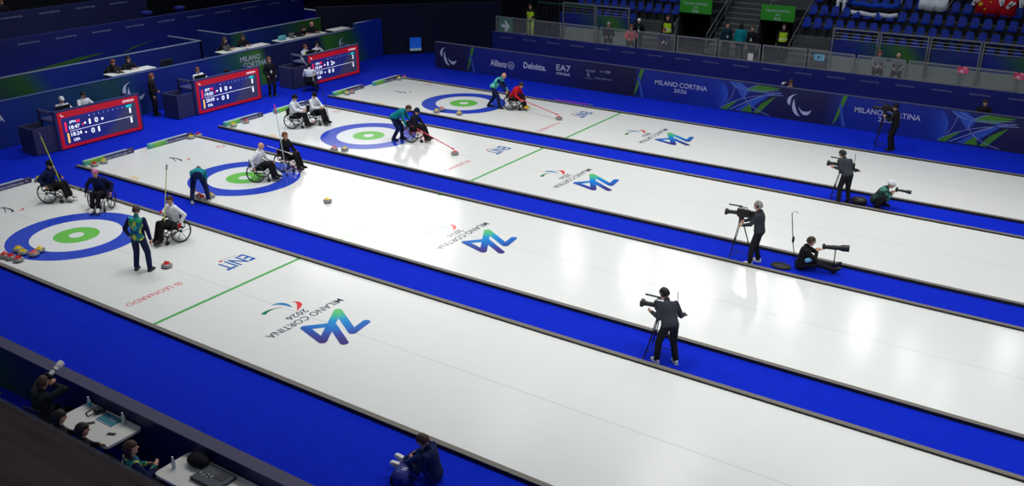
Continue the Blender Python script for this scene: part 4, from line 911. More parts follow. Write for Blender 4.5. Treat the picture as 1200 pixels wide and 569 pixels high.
# 4 white jacket with yellow stick
l, y = (2.62, 1.36, 0), -95
pr, J4 = wc_person('wheelchair curler in white jacket and red gloves holding a yellow stick upright', l, y, ((.02, .36, .66), (.34, .0, .98)), 'wheelchair of the curler with the red gloves on the nearest sheet', lean=2, top=WHITEC, hair='brown', head=(20, 8), skin=1, gloves=REDC, grip=(0, 1))
for hnd in (J4['hand'][0],):
    pass
hh = J4['hand'][1]; stick('yellow delivery stick held upright by the white-jacketed curler on the nearest sheet', (hh.x + .0, hh.y - .05, .12), (hh.x + .30, hh.y + .18, 2.26), YST, STEEL)
# 6 bald white jacket
l, y = (.58, 6.28, 0), 27
pr, J6 = wc_person('bald wheelchair curler in white jacket in the second house', l, y, ((.42, .14, .70), (-.02, -.36, .62)), 'wheelchair of the bald curler in the second house', lean=12, top=WHITEC, hair=None, head=(0, 18))
# 7 black jacket
l, y = (.5, 7.6, 0), 12
pr, J7 = wc_person('wheelchair curler in all-black jacket behind the bald curler', l, y, ((.34, .14, .72), (.30, -.18, .70)), 'red-framed wheelchair of the curler in black in the second house', lean=2, fm=mat('frame_red', rgb(170, 40, 30), .4, .3), top=BLACKC, hair='ginger', head=(5, -2), grip=(0, 1))
stick('tall pale stick with a pink tip standing between the two curlers in the second house', (1.05, 7.05, 0.02), (.9, 6.95, 2.42), CST, PST, .3)
stick('short pale stick across the lap of the curler in black', (.2, 7.0, .95), (.95, 7.45, .66), CST, WHT)
# 8 two white jackets on sheet C
l, y = (-3.25, 11.6, 0), 25
wc_person('wheelchair curler in white jacket and black cap, left of the pair behind the third house', l, y, ((.40, .12, .80), (.42, -.14, .76)), 'wheelchair of the left curler of the pair behind the third house', lean=6, top=WHITEC, hat=('beanie', BLACKC), hair='black', head=(25, 20))
l, y = (-2.95, 12.42, 0), 8
wc_person('wheelchair curler in white jacket and black cap, right of the pair behind the third house', l, y, ((.38, .14, .74), (.36, -.12, .78)), 'wheelchair of the right curler of the pair behind the third house', lean=4, top=WHITEC, hat=('beanie', BLACKC), hair='black', head=(-15, 25))
stick('dark stick standing by the right curler of the pair on the third sheet', (-2.32, 12.62, .02), (-2.55, 12.6, 1.3), DGR, DGR)
# 9 sheet C delivery
l, y = (1.88, 12.75, 0), 15
pr, J9 = wc_person('wheelchair curler in navy and white leaning to deliver a stone on the third sheet', l, y, ((.42, .1, .72), (.30, -.34, .55)), 'wheelchair of the delivering curler on the third sheet', lean=12, fm=mat('frame_red', rgb(170, 40, 30)), top=NAVY, sleeve=BLACKC, hat=('beanie', NAVY), hair='black', head=(-10, 30), grip=(0, 1))
stick('long red stick from the third sheet curler to the moving stone', J9['hand'][1] + V((-.45, .1, .17)), (4.15, 12.2, .19), RST, PST, .05, headm=DGR, r=.018)
o9 = person('official in teal jacket bending behind the wheelchair on the third sheet', (1.3, 12.5, 0), 25, pel=(-.12, 0, .88), lean=58, hands=((.52, .18, .72), (.42, -.22, .55)), feet=((.12, .14), (-.14, -.12)), head=(0, 40), top=TEAL, legs=NAVT, hair='brown', voxel=.012)
# 10 sheet D delivery
l, y = (2.3, 18.85, 0), 12
pr, J10 = wc_person('wheelchair curler in red jacket bending low on the farthest sheet', l, y, ((.50, .12, .60), (.46, -.26, .56)), 'black wheelchair of the red-jacketed curler', lean=34, top=REDC, hair='black', head=(-10, 45), shoes=mat('shoe_yellow', rgb(220, 180, 40), .5), grip=(0, 1))
stick('long red stick from the red-jacketed curler to the stone', J10['hand'][1] + V((-.2, .03, .06)), (4.75, 18.45, .19), RST, RST, .05, headm=DGR, r=.018)
person('bald official in mint and navy stooping behind the red-jacketed curler', (1.6, 18.6, 0), 18, pel=(-.1, 0, .90), lean=42, hands=((.5, .14, .72), (.5, -.2, .78)), feet=((-.35, .12), (.2, -.12)), head=(0, 25), top=OFFI2, sleeve=NAVY, legs=NAVT, hair=None, voxel=.012)
stick('pink stick lying on the far edge of the farthest sheet', (3.0, 21.05, .06), (4.95, 21.08, .06), PST, STEEL, .25)
# 11 beside scoreboard 3
wc_person('white-jacketed wheelchair user with his back turned beside the farthest scoreboard', (-7.15, 16.4, -.03), 118, ((.3, .2, .72), (.35, -.16, .9)), 'wheelchair beside the farthest scoreboard', lean=3, top=WHITEC, hair='black', head=(0, 5), voxel=.012)
stick('pale stick leaning on the farthest scoreboard desk', (-7.3, 16.9, .5), (-7.75, 16.55, 1.45), WHT, WHT)
# 3 standing official, back to camera
person('official in green, yellow and blue patterned jacket standing with back turned on the nearest sheet', (3.68, -.5, 0), 118, pel=(0, 0, .955), lean=8, head=(15, 25), top=OFFI, sleeve=NAVY, legs=NAVT, hair='brown', hands=((.12, .30, .92), (.05, -.30, .86)), feet=((.03, .19), (.0, -.19)), h=1.0)
# 5 bending official
person('official in teal bending over the stones at the edge of the second sheet', (.74, 3.74, .0), 138, pel=(.0, 0, .90), lean=96, hands=((.50, .17, .28), (.50, -.14, .28)), feet=((-.03, .25), (-.03, -.25)), head=(0, 70), top=TEAL, legs=NAVT, hair='brown', shoes=SHOE_W)

# cameras and tripods --------------------------------------------------------------------
def tripod(label, loc, yaw, h=1.3, spread=.42, group='camera tripods', pan=1):
    t = thing('tripod', label, 'tripod', loc, yaw, group)
    for i in range(3):
        a = R(120 * i + 60); f = V((spread * math.cos(a), spread * math.sin(a), 0)); q = MB()
        for s in (-.02, .02): o = V((-math.sin(a) * s, math.cos(a) * s, 0)); q.cyl(V((.05 * math.cos(a), .05 * math.sin(a), h - .12)) + o, f * .6 + V((0, 0, (h - .12) * .42)) + o, .013, n=6)
        q.cyl(f * .55 + V((0, 0, (h - .12) * .47)), f, .016, n=6); q.ell(f + V((0, 0, .0)), (.03, .03, .02), nu=8, nv=6); l_ = q.build('leg', BLK, t)
    q = MB()
    for i in range(3): a = R(120 * i + 60); q.cyl((0, 0, .16), (spread * .8 * math.cos(a), spread * .8 * math.sin(a), .13), .01, n=5)
    q.build('spreader', DGR, t)
    q = MB(); q.cyl((0, 0, h - .14), (0, 0, h - .02), .07, .06); q.box((0, 0, h - .01), (.14, .1, .03), None, .01); q.build('head', BLK, t)
    q = MB(); q.tube([(-.05, -.06, h - .06), (-.3, -.14, h - .12), (-.52, -.2, h - .08)], .012, 6); q.cyl((-.40, -.165, h - .1), (-.54, -.21, h - .075), .02, n=8); q.build('pan_bar', BLK, t)
    return t
def vcam(label, loc, yaw, group='broadcast cameras', antenna=True):
    t = thing('video_camera', label, 'camera', loc, yaw, group)
    q = MB(); q.box((-.05, 0, .12), (.34, .12, .2), None, .02); q.box((-.3, 0, .12), (.18, .1, .16), None, .01); q.build('camera_body', BLK, t)
    q = MB(); q.cyl((.12, 0, .12), (.30, 0, .12), .055, .05, 14); q.cyl((.28, 0, .12), (.36, 0, .12), .05, .062, 14); q.build('lens', BLK, t)
    q = MB(); q.box((.40, 0, .12), (.08, .17, .13), None, .01); q.build('lens_hood', BLK, t)
    q = MB(); q.box((.02, .1, .24), (.2, .07, .08), None, .01); q.cyl((-.02, .1, .24), (-.14, .1, .24), .03); q.build('viewfinder', BLK, t)
    q = MB(); q.tube([(.1, 0, .22), (.08, 0, .28), (-.12, 0, .28), (-.14, 0, .22)], .014, 6); q.build('carry_handle', BLK, t)
    q = MB(); q.cyl((.0, -.05, .29), (.36, -.05, .31), .02, n=8); q.build('microphone', DGR, t)
    if antenna: q = MB(); q.cyl((-.36, .02, .2), (-.36, .02, .52), .008, n=6); q.build('antenna', BLK, t)
    return t
WHERE = {1: 'blue strip nearest the camera', 2: 'second blue strip, worked by the grey-haired operator', 3: 'third blue strip', 4: 'carpet before the sponsor boards'}
def camset(n, base, yaw, h, man_loc, man_yaw, who, **kw):
    where = WHERE[n]
    tripod('black camera tripod on the %s' % where, base, yaw, h)
    vcam('black broadcast camera on the %s' % where, (base[0], base[1], base[2] + h + .005), yaw)
    return person(who, man_loc, man_yaw, **kw)
# camera 1, nearest strip
c1 = (16.6, 3.02, -.03)
man = (16.99, 2.68, -.03); my = 138
camset(1, c1, 190, 1.0, man, my, 'camera operator in charcoal fleece bent over a camera on the nearest blue strip', pel=(0, 0, .94), lean=38, side=-4, head=(42, 20), poles=[(.0, .5, -1), (-.2, -.5, -1)], hands=((.36, -.20, 1.45), (.0, .44, 1.18)) if False else ((.36, .28, 1.10), (.35, -.48, .95)), top=CHAR, legs=DKTR, hair='black', shoes=SHOE_W, feet=((.12, .20), (-.02, -.18)), headset=True)
c2 = (16.12, 8.98, -.03)
camset(2, c2, 195, 1.15, (16.68, 8.85, -.03), 188, 'grey-haired camera operator in charcoal top standing on the second blue strip', pel=(0, 0, .955), lean=6, head=(5, 5), hands=((.42, .12, 1.06), (.44, -.16, 1.08)), top=CHAR, legs=DKTR, hair='grey', shoes=SHOE_W, feet=((.14, .15), (-.02, -.16)), headset=True, grip=(1, 1))
c3 = (17.02, 15.14, -.03)
camset(3, c3, 190, 1.02, (17.3, 14.84, -.03), 140, 'camera operator in black bent over a camera on the third blue strip', pel=(0, 0, .955), lean=36, side=-4, head=(42, 20), poles=[(.0, .5, -1), (-.2, -.5, -1)], hands=((.32, .28, 1.12), (.23, -.55, .96)), top=CHAR, legs=DKTR, hair='black', feet=((.03, .16), (-.02, -.16)), headset=True)
c4 = (16.72, 21.75, -.03)
camset(4, c4, 195, 1.36, (17.15, 21.62, -.03), 180, 'camera operator in black standing in front of the far sponsor boards', pel=(0, 0, .955), lean=4, head=(25, 5), hands=((.34, .16, 1.25), (.38, -.16, 1.22)), top=BLACKC, legs=BLACKC, hair='black', hat=('beanie', BLACKC), feet=((.02, .12), (-.02, -.12)), headset=True)

def still_cam(label, loc, yaw, ln=.42, r=.06, lm=BLK, pitch=0, group='long-lens still cameras'):
    t = thing('photo_camera', label, 'camera', loc, yaw, group); t.rotation_euler = (0, R(pitch), R(yaw))
    q = MB(); q.box((0, 0, 0), (.075, .15, .11), None, .02); q.box((0, 0, .065), (.05, .06, .04), None, .01); q.build('camera_body', BLK, t)
    q = MB(); q.cyl((.03, 0, 0), (ln * .6, 0, 0), r * .62, r * .7, 16); q.cyl((ln * .6, 0, 0), (ln * .75, 0, 0), r * .7, r, 16); q.cyl((ln * .75, 0, 0), (ln, 0, 0), r, r * 1.04, 16); q.build('lens', lm, t)
    q = MB(); q.cyl((ln * .4, 0, 0), (ln * .45, 0, 0), r * .78, n=16); q.build('lens_ring', DGR, t)
    return t
# seated photographer on the second strip
ps, pyaw = (17.75, 9.2, -.03), 22
pr, Jp = person('photographer in black with a blue armband sitting on the second blue strip', ps, pyaw, pel=(-.0, 0, .14), lean=14, head=(0, 12), hands=((.42, .06, .56), (.36, -.06, .54)), feet=((.86, .18, .09), (.80, -.16, .10)), kpole=((.2, .5, 1), (.2, -.5, 1)), top=BLACKC, legs=DKTR, hair='brown', toeup=45, grip=(1, 1)), None
pr, Jp = pr
q = MB(); c = L(ps, pyaw, (.27, -.2, .36)); 
band = MB(); band.cap((0, 0, 0), (.09, .02, .03), .062, .058); tag(place(band.build('arm_bib', mat('bib_blue', rgb(110, 180, 215), .8)), L(ps, pyaw, (.12, -.24, .34)), pyaw), 'pale blue press armband on the seated photographer', 'armband')
sc = L(ps, pyaw, (.52, 0, .66)); still_cam('very long black lens on a camera held by the photographer seated on the second strip', sc, pyaw, .62, .085)
q = MB(); e = L(ps, pyaw, (.82, 0, .58)); q.cyl((0, 0, 0), (0, 0, .60), .015, n=8); q.cyl((0, 0, 0), (0, 0, .03), .03); tag(place(q.build('monopod', BLK), (e.x, e.y, -.03)), 'black monopod under the very long lens', 'monopod')
q = MB(); q.tube([(0, 0, 0), (-.1, -.02, .5), (-.22, -.05, 1.35)], .012, 6); q.tube([(-.22, -.05, 1.35), (-.16, .1, 1.38), (-.13, .16, 1.30)], .006, 5); q.ell((-.11, -.02, .62), (.035, .035, .1)); tag(place(q.build('antenna_pole', BLK), (17.5, 9.55, -.03)), 'thin black pole with a mic clip standing behind the seated photographer', 'pole')
q = MB(); q.tube([(.24 * math.cos(a), .17 * math.sin(a), .03) for a in [2 * PI * i / 20 for i in range(20)]], .03, 6, True); q.lathe([(.2, 0), (.2, .03), (.01, .035)]); tag(place(q.build('round_mat', mat('mat_black', rgb(40, 42, 38), .8)), (17.3, 9.02, -.03)), 'round dark cushion behind the seated photographer', 'cushion')
# kneeling photographer third strip
ks, kyaw = (18.2, 15.12, -.03), 12
pr, Jk = person('photographer in white cap and dark teal jacket crouching on the third blue strip', ks, kyaw, pel=(-.05, 0, .24), lean=36, head=(0, 25), hands=((.42, .08, .52), (.40, -.08, .50)), feet=((.22, .22), (.02, -.26)), kpole=((.8, .8, .9), (.8, -.9, .7)), top=patch_mat('teal_dark_print', [rgb(14, 40, 46), rgb(20, 70, 70), rgb(16, 26, 30), rgb(60, 130, 110)], 10), legs=BLACKC, hat=('beanie', WHITEC), hair='black', grip=(1, 1))
still_cam('long black lens held by the crouching photographer', L(ks, kyaw, (.52, 0, .62)), kyaw, .42, .055, BLK, 4)
q = MB(); q.box((0, 0, .12), (.45, .35, .24), None, .07); tag(place(q.build('camera_bag', BLK), (17.72, 15.02, -.03), 20), 'black bag behind the crouching photographer', 'bag')
# seated man near edge
ns, nyaw = (15.35, -3.22, -.03), 196
pr, Jn = person('man in navy jacket sitting on the carpet at the near edge with white trainers up', ns, nyaw, pel=(0, 0, .14), lean=12, head=(12, 30), hands=((.34, .14, .42), (.34, -.16, .40)), feet=((.56, .10, .24), (.58, -.10, .22)), kpole=((0, .1, 1), (0, -.1, 1)), top=NAVY, legs=cloth('denim', rgb(30, 50, 110)), hair='brown', shoes=SHOE_W, toeup=35)
t = thing('backpack', 'blue and black backpack beside the man sitting at the near edge', 'backpack', (14.98, -3.62, -.03), 200)
q = MB(); q.box((0, 0, .17), (.3, .42, .34), None, .08); q.build('bag_body', mat('pack_blue', rgb(24, 40, 130), .7), t)
q = MB(); q.box((.15, 0, .13), (.08, .3, .2), None, .03); q.build('front_pocket', BLACKC, t); q = MB(); text(q, 'N', (.0, .02, .341), (0, 1, 0), (-1, 0, 0), .07, .1, .02); q.build('lettering', WPRINT, t, False)
q = MB(); q.tube([(-.15, .1, .3), (-.24, .1, .2), (-.15, .1, .05)], .015, 6); q.tube([(-.15, -.1, .3), (-.24, -.1, .2), (-.15, -.1, .05)], .015, 6); q.build('strap', BLK, t)

# near barrier, tables ------------------------------------------------------------------------
NB = ramp_mat('near_barrier_print', [(0, rgb(14, 26, 90)), (.22, rgb(14, 30, 90)), (.3, rgb(40, 90, 30)), (.42, rgb(20, 50, 60)), (.5, rgb(16, 24, 80)), (1, rgb(18, 22, 80))], axis=(1, 0, 0), lo=2, hi=14)
q = MB(); q.bb((-6, -5.68, -.03), (24, -5.45, .97)); w = struct('wall_near', q, NB, 'dark blue barrier along the near side of the rink')
q = MB(); q.bb((-6, -5.69, .97), (24, -5.44, 1.0)); q.build('top_cap', mat('barrier_cap', rgb(64, 64, 96), .6), w, False)
def near_table(label, x0, x1):
    t = thing('folding_table', label, 'table', ((x0 + x1) / 2, -6.06, -.03), 0, 'white folding tables behind the near barrier'); w = x1 - x0
    q = MB(); pts = []
    for cx, cy, a0 in ((w / 2 - .08, .28, 0), (-w / 2 + .08, .28, 90), (-w / 2 + .08, -.28, 180), (w / 2 - .08, -.28, 270)): pts += arc(cx, cy, .08, a0, a0 + 90, 5)
    q.poly(pts, .045, Matrix.Translation((0, 0, .735))); q.build('tabletop', DESK, t)
    for sx in (-1, 1):
        for sy in (-1, 1): q = MB(); q.cyl((sx * (w / 2 - .2), sy * .26, 0), (sx * (w / 2 - .2), sy * .26, .735), .016, n=8); q.build('leg', DGR, t)
near_table('white folding table with a booklet, camera and phones behind the near barrier', 9.38, 10.9); near_table('white folding table with an audio mixer at the bottom of the view', 12.15, 14.4)
TZ = .75
t = thing('booklet', 'teal booklet with white print on the near white table', 'booklet', (10.2, -5.88, TZ), 0)
q = MB(); q.bb((-.22, -.11, 0), (.22, .13, .012)); q.build('cover', mat('booklet_teal', rgb(20, 120, 140), .5), t, False)
q = MB(); text(q, 'MILANO CORTINA', (.06, .06, .012), (1, 0, 0), (0, 1, 0), .24, .035); text(q, 'CURLING', (.08, .0, .012), (1, 0, 0), (0, 1, 0), .16, .03); q.bb((-.22, -.11, .0), (.22, -.10, .014)); q.build('lettering', WPRINT, t, False)
WATER = mat('bottle_clear', rgb(170, 190, 200), .1, noise=.05); BLAB = mat('bottle_label', rgb(40, 150, 190), .5)
def bottle(label, loc, lab=BLAB):
    t = thing('water_bottle', label, 'bottle', loc, 0, 'water bottles on the near tables')
    q = MB(); q.lathe([(.028, 0), (.032, .01), (.032, .14), (.02, .18), (.012, .2), (.012, .212)], n=16); q.build('bottle_body', WATER, t)
    q = MB(); q.lathe([(.033, .05), (.033, .12)], n=16); q.build('bottle_label', lab, t); q = MB(); q.cyl((0, 0, .205), (0, 0, .225), .015); q.build('cap', WHT, t)
bottle('water bottle with a blue label at the left end of the first near table', (9.56, -5.82, TZ)); bottle('clear water bottle at the right end of the first near table', (10.52, -5.80, TZ), WATER); bottle('clear water bottle on the mixer table', (12.32, -6.15, TZ), WATER)
t = thing('photo_camera', 'black camera with a strap lying on the first near table', 'camera', (9.83, -5.85, TZ + .05), 40)
q = MB(); q.box((0, 0, 0), (.09, .15, .1), None, .02); q.build('camera_body', BLK, t); q = MB(); q.cyl((.04, 0, 0), (.14, 0, 0), .04); q.build('lens', BLK, t); q = MB(); q.tube([(0, .07, 0), (-.12, .12, -.03), (-.2, .0, -.035), (-.12, -.12, -.03), (0, -.07, 0)], .01, 5); q.build('strap', BLK, t)
for x, yy, a, lb in ((10.62, -6.12, 25, 'black phone at the right of the first near table'), (10.02, -6.12, 50, 'black phone by the black-haired person on the first near table')):
    q = MB(); q.box((0, 0, .006), (.15, .075, .01), None, .004); tag(place(q.build('phone', BLK), (x, yy, TZ), a), lb, 'phone', 'phones on the near table')
t = thing('audio_mixer', 'dark audio mixing console on the near table at the bottom', 'mixer', (13.08, -5.98, TZ), 0)
q = MB(); q.box((0, 0, .03), (.62, .42, .06), Matrix.Rotation(R(0), 3, 'X'), .01); q.build('console_body', mat('mixer_grey', rgb(58, 72, 80), .5), t)
for i in range(12):
    q = MB(); q.box((-.27 + .026 * i, -.08 + .02 * (i % 4), .066), (.012, .02, .014)); q.build('fader', WHT if i % 3 else BLK, t)
q = MB(); q.box((.13, .06, .064), (.2, .18, .008)); q.build('display', BLK, t); q = MB(); q.bb((-.31, -.215, .0), (.31, -.205, .062)); q.build('front_edge', BLK, t)
q = MB(); q.tube([(.31, .1, .03), (.5, .12, .01), (.7, .0, .01), (.95, .05, .01)], .006, 5); q.build('cable', BLK, t)
q = MB(); q.ell((0, 0, .09), (.2, .14, .11)); q.ell((.12, 0, .1), (.12, .12, .1)); tag(place(q.build('hat', BLACKC), (12.55, -5.86, TZ - .01), 0), 'black padded bag on the mixer table by the barrier', 'bag')
q = MB(); q.box((0, 0, .02), (.05, .26, .04), None, .008); q.tube([(0, .12, .02), (-.2, .3, .01), (-.35, .25, .01), (-.6, .4, .01)], .007, 5); q.tube([(0, -.12, .02), (.15, -.3, .01), (.05, -.5, .01), (.22, -.62, .01)], .007, 5)
tag(place(q.build('power_strip', WHT), (6.45, -5.95, -.03), 30), 'white power strip and cable on the carpet behind the near barrier', 'power strip')
# people behind the near barrier
pr = person('photographer in dark jacket aiming a white telephoto lens over the near barrier', (8.78, -6.28, -.03), 100, pel=(-.05, 0, .55), lean=14, head=(0, 8), hands=((.33, .08, 1.12), (.28, -.08, 1.10)), feet=((.36, .14), (.34, -.14)), top=cloth('dark_green_grey', rgb(30, 36, 40)), legs=DKTR, hair='brown', grip=(1, 1))
chair((8.78, -6.28, -.03), 100, 'chair under the photographer with the white lens')
WL = mat('lens_white', rgb(225, 225, 220), .4, noise=.02)
still_cam('white telephoto lens on the camera aimed over the near barrier', L((8.78, -6.28, -.03), 100, (.27, 0, 1.25)), 104, .36, .062, WL, -16)
sitter('dark-haired person in black seated left of the first near table, seen from behind', 10.05, -6.75, -.03, 60, top=BLACKC, hair='black', hairlen=.5, head=(0, 10), hands=((.3, .14, .78), (.3, -.14, .78)), chairlabel='chair under the dark-haired person left of the near table')
sitter('black-haired person with a bun seated at the first near table', 10.72, -6.76, -.03, 60, top=BLACKC, hair='black', hairlen=.2, head=(0, 5), hands=((.3, .16, .78), (.25, -.2, .7)), chairlabel='chair under the black-haired person at the near table')
sitter('volunteer with brown hair in green and blue patterned jacket between the near tables', 11.88, -6.58, -.03, 75, lean=2, top=NEARJ, sleeve=NAVY, hair='brown', hairlen=1, head=(-20, -5), hands=((.25, .1, .78), (.3, -.12, .84)), chairlabel='chair under the volunteer between the near tables')
sitter('person at the left frame edge behind the near barrier, only a hand showing', 6.3, -6.95, -.03, 20, top=NAVY, hair='brown', hands=((.45, .16, .74), (.5, -.16, .74)), chairlabel='chair at the left frame edge behind the near barrier')

# balcony parapet in the foreground --------------------------------------------------------------
WOOD = bpy.data.materials.new('dark_wood'); WOOD.use_nodes = True
n_ = WOOD.node_tree; wb = n_.nodes['Principled BSDF']; wb.inputs['Roughness'].default_value = .65
tc = n_.nodes.new('ShaderNodeTexCoord'); mp = n_.nodes.new('ShaderNodeMapping'); mp.inputs['Scale'].default_value = (1.2, 22, 10); nn = n_.nodes.new('ShaderNodeTexNoise'); nn.inputs['Scale'].default_value = 2.2; nn.inputs['Detail'].default_value = 3
rr = n_.nodes.new('ShaderNodeValToRGB'); rr.color_ramp.elements[0].position = .3; rr.color_ramp.elements[0].color = (*rgb(66, 48, 44), 1); rr.color_ramp.elements[1].position = .7; rr.color_ramp.elements[1].color = (*rgb(116, 88, 78), 1)
n_.links.new(tc.outputs['Object'], mp.inputs['Vector']); n_.links.new(mp.outputs['Vector'], nn.inputs['Vector']); n_.links.new(nn.outputs['Fac'], rr.inputs['Fac']); n_.links.new(rr.outputs['Color'], wb.inputs['Base Color'])
q = MB(); q.box((0, -.25, -.03), (9, .5, .06), None, .012); w = q.build('parapet', WOOD); w.location = (20.5, -12.94, 9.03); w['kind'] = 'structure'; w['label'] = 'dark brown wooden parapet ledge in the lower left corner'
q = MB(); q.bb((-4.5, -.44, -1.1), (4.5, -.06, -.06)); q.build('parapet_wall', MATS['wall_navy'], w, False)
q = MB(); q.cyl((-4.5, -.014, -.021), (4.5, -.014, -.021), .02); q.build('edge_trim', mat('ledge_trim', rgb(60, 52, 66), .6), w)

# people on the far walkway and in the stand --------------------------------------------------------
DZ = 1.33
def walker(label, x, y, yaw, **kw): kw.setdefault('voxel', .015); return person(label, (x, y, DZ), yaw, **kw)
FR = -80
walker('steward in yellow-green vest by the slatted fence at the left of the walkway', -1.95, 26.9, FR, top=BLACKC, vest=LIME, legs=mat('cloth_lime_trousers', rgb(170, 190, 60), .8), hair='black', hands=((.2, .12, 1.1), (.2, -.12, 1.1)))
walker('steward in bright yellow vest standing at the left tunnel opening', 5.25, 27.6, FR, top=BLACKC, vest=LIME, hair='black', lanyard=True)
walker('person in dark jacket with badge and backpack left of the woman in teal', 8.3, 27.2, -40, top=cloth('dark_teal', rgb(14, 50, 60)), hair='black', lanyard=True)
walker('dark-haired woman in a teal jacket on the far walkway, back turned', 8.95, 27.3, 110, top=TEAL, hair='black', hairlen=1, h=.97)
walker('person in black with a white badge right of the woman in teal', 9.6, 27.1, -100, top=BLACKC, hair='brown', lanyard=True, h=.96)
walker('steward in yellow-green vest standing in the right tunnel opening', 10.55, 28.3, -60, top=BLACKC, vest=LIME, hair='black', h=.96)
def wsit(label, x, y, yaw, **kw):
    cl = kw.pop('cl'); kw.setdefault('hands', ((.4, .14, .72), (.4, -.14, .72))); return sitter(label, x, y, DZ, yaw, chairlabel=cl, **kw)
wsit('grey-haired person seated behind the glass rail at the left podium block', 2.75, 26.4, -60, top=BLACKC, hair='grey', cl='chair of the grey-haired person behind the rail')
wsit('ginger-haired person in a pinkish top seated behind the glass rail', 3.95, 26.4, -60, top=PINKC, hair='ginger', cl='chair of the person in the pinkish top')
walker('person in white cap and black jacket at the rail left of the yellow steward', 4.25, 26.6, -70, top=BLACKC, hair='black', hat=('cap', WHITEC), lanyard=True, h=.85, lean=8)
wsit('dark-clothed person with lanyard and a red bag seated in front of the yellow steward', 5.6, 26.45, -60, top=NAVY, hair='ginger', lanyard=True, cl='chair of the person with the red bag')
q = MB(); q.box((0, 0, .15), (.28, .2, .3), None, .06); tag(place(q.build('bag', REDC), (5.95, 25.98, DZ)), 'red bag on the far walkway below the yellow steward', 'bag')
wsit('man in a grey suit with lanyard seated right of the F sign', 15.2, 26.45, -75, top=GREYC, hair='ginger', lanyard=True, cl='chair of the man in the grey suit', skin=0)
wsit('bald man in a grey suit looking down, seated right of the other grey suit', 15.95, 26.45, -80, top=GREYC, hair=None, head=(-10, 30), cl='chair of the bald man in the grey suit')
# photographers behind the sponsor boards
scorer('photographer with a white lens peering over the boards above the crescent symbol', 12.3, 24.55, -78, sh=.68, lean=5, top=BLACKC, hair='brown', head=(0, 12), hands=((.34, .10, 1.24), (.32, -.10, 1.22)))
still_cam('short white-tipped lens resting over the sponsor board', (12.2, 24.2, 1.37), -110, .22, .05, WL)
scorer('person in black behind the right sponsor board, head and shoulders showing', 19.62, 24.45, -80, sh=.86, lean=4, top=BLACKC, hair='black', head=(0, 10), lanyard=True, hands=((.3, .16, .95), (.3, -.16, .95)))
# spectators
def spectator(label, x, k, **kw):
    kw.setdefault('hands', ((.34, .14, .72), (.34, -.14, .72)))
    y = ROW0Y + RY * k + .2; return person(label, (x, y + .12, ROW0Z + RZ * k), -90, pel=(-.02, 0, .57), lean=10, feet=((.38, .14, .10), (.38, -.14, .10)), voxel=.015, **kw)
spectator('spectator in black top and white trousers seated in the right stand', 12.35, 3, top=BLACKC, legs=WHITEC, hair='brown', skin=0)
spectator('spectator in dark coat seated left of the one in white trousers', 11.85, 3, top=BLACKC, legs=BLACKC, hair='black')
spectator('spectator with light trousers above the dark striped flag', 13.35, 4, top=BLACKC, legs=BEIGE, hair='brown')
spectator('spectator in white trousers right above the striped flag', 14.85, 4, top=BLACKC, legs=WHITEC, hair='blond')
spectator('spectator holding the white cloth in the right stand', 16.3, 4, top=BLACKC, legs=BLACKC, hair='black')
spectator('left spectator holding up the red flag', 18.3, 4, top=REDC, legs=BLACKC, hair='black', hands=((.5, .2, .9), (.5, -.2, .9)))
spectator('right spectator holding up the red flag', 19.3, 4, top=REDC, legs=BLACKC, hair='black', hands=((.5, .2, .9), (.5, -.2, .9)))
def clothsheet(label, name, cat, x0, x1, z0, z1, y, mats, bands, amp=.03, taperx=0):
    t = thing(name, label, cat, (0, 0, 0)); n = 24
    for (nm, za, zb, m) in bands:
        q = MB(); vs = []; fs = []
        for j in range(2):
            zz = z0 + (z1 - z0) * (za, zb)[j]
            for i in range(n + 1):
                u = i / n; vs.append((x0 + (x1 - x0) * u, y + amp * math.sin(u * 14) + amp * .5 * math.sin(u * 31 + 2), zz - .06 * math.sin(u * 3.1) - .02 * math.sin(u * 17)))
        q.add(vs, [(i, i + 1, n + 2 + i, n + 1 + i) for i in range(n)]); o = q.build(nm, m, t); sd = o.modifiers.new('thick', 'SOLIDIFY'); sd.thickness = .012
    return t
FY = ROW0Y + RY * 3 + .12
clothsheet('blue, black and white striped flag draped over the seats of the right stand', 'flag', 'flag', 12.85, 14.85, 3.42, 4.02, 30.32, None, [('white_band', 0, .33, WHITEC), ('black_band', .33, .67, BLACKC), ('blue_band', .67, 1, cloth('flag_blue', rgb(20, 70, 180)))])
clothsheet('white cloth with a thin pole held up in the right stand', 'banner', 'banner', 15.6, 16.75, 3.85, 4.35, 30.6, None, [('cloth', 0, 1, WHITEC)], .05)
q = MB(); q.cyl((0, 0, 0), (.35, 0, .75), .01, n=6); tag(place(q.build('pole', BEIGE), (16.75, 30.6, 3.95)), 'thin pole beside the white cloth in the right stand', 'pole')
fl = clothsheet('red flag with yellow stars held across the seats at the upper right', 'flag', 'flag', 17.8, 19.35, 3.75, 4.6, 30.95, None, [('cloth', 0, 1, REDC)], .05)
q = MB(); M = planeM((17.98, 30.89, 4.22), (1, 0, 0), (0, 0, 1))
def star(cx, cy, r): return [(cx + (r if i % 2 == 0 else r * .4) * math.cos(R(90 + 36 * i)), cy + (r if i % 2 == 0 else r * .4) * math.sin(R(90 + 36 * i))) for i in range(10)]
q.poly(star(0, 0, .13), .004, M); q.poly(star(.28, -.05, .05), .004, M); q.poly(star(.2, -.2, .06), .004, M); q.poly(star(.38, .1, .05), .004, M); q.build('stars', mat('flag_yellow', rgb(240, 200, 40), .7), fl, False)
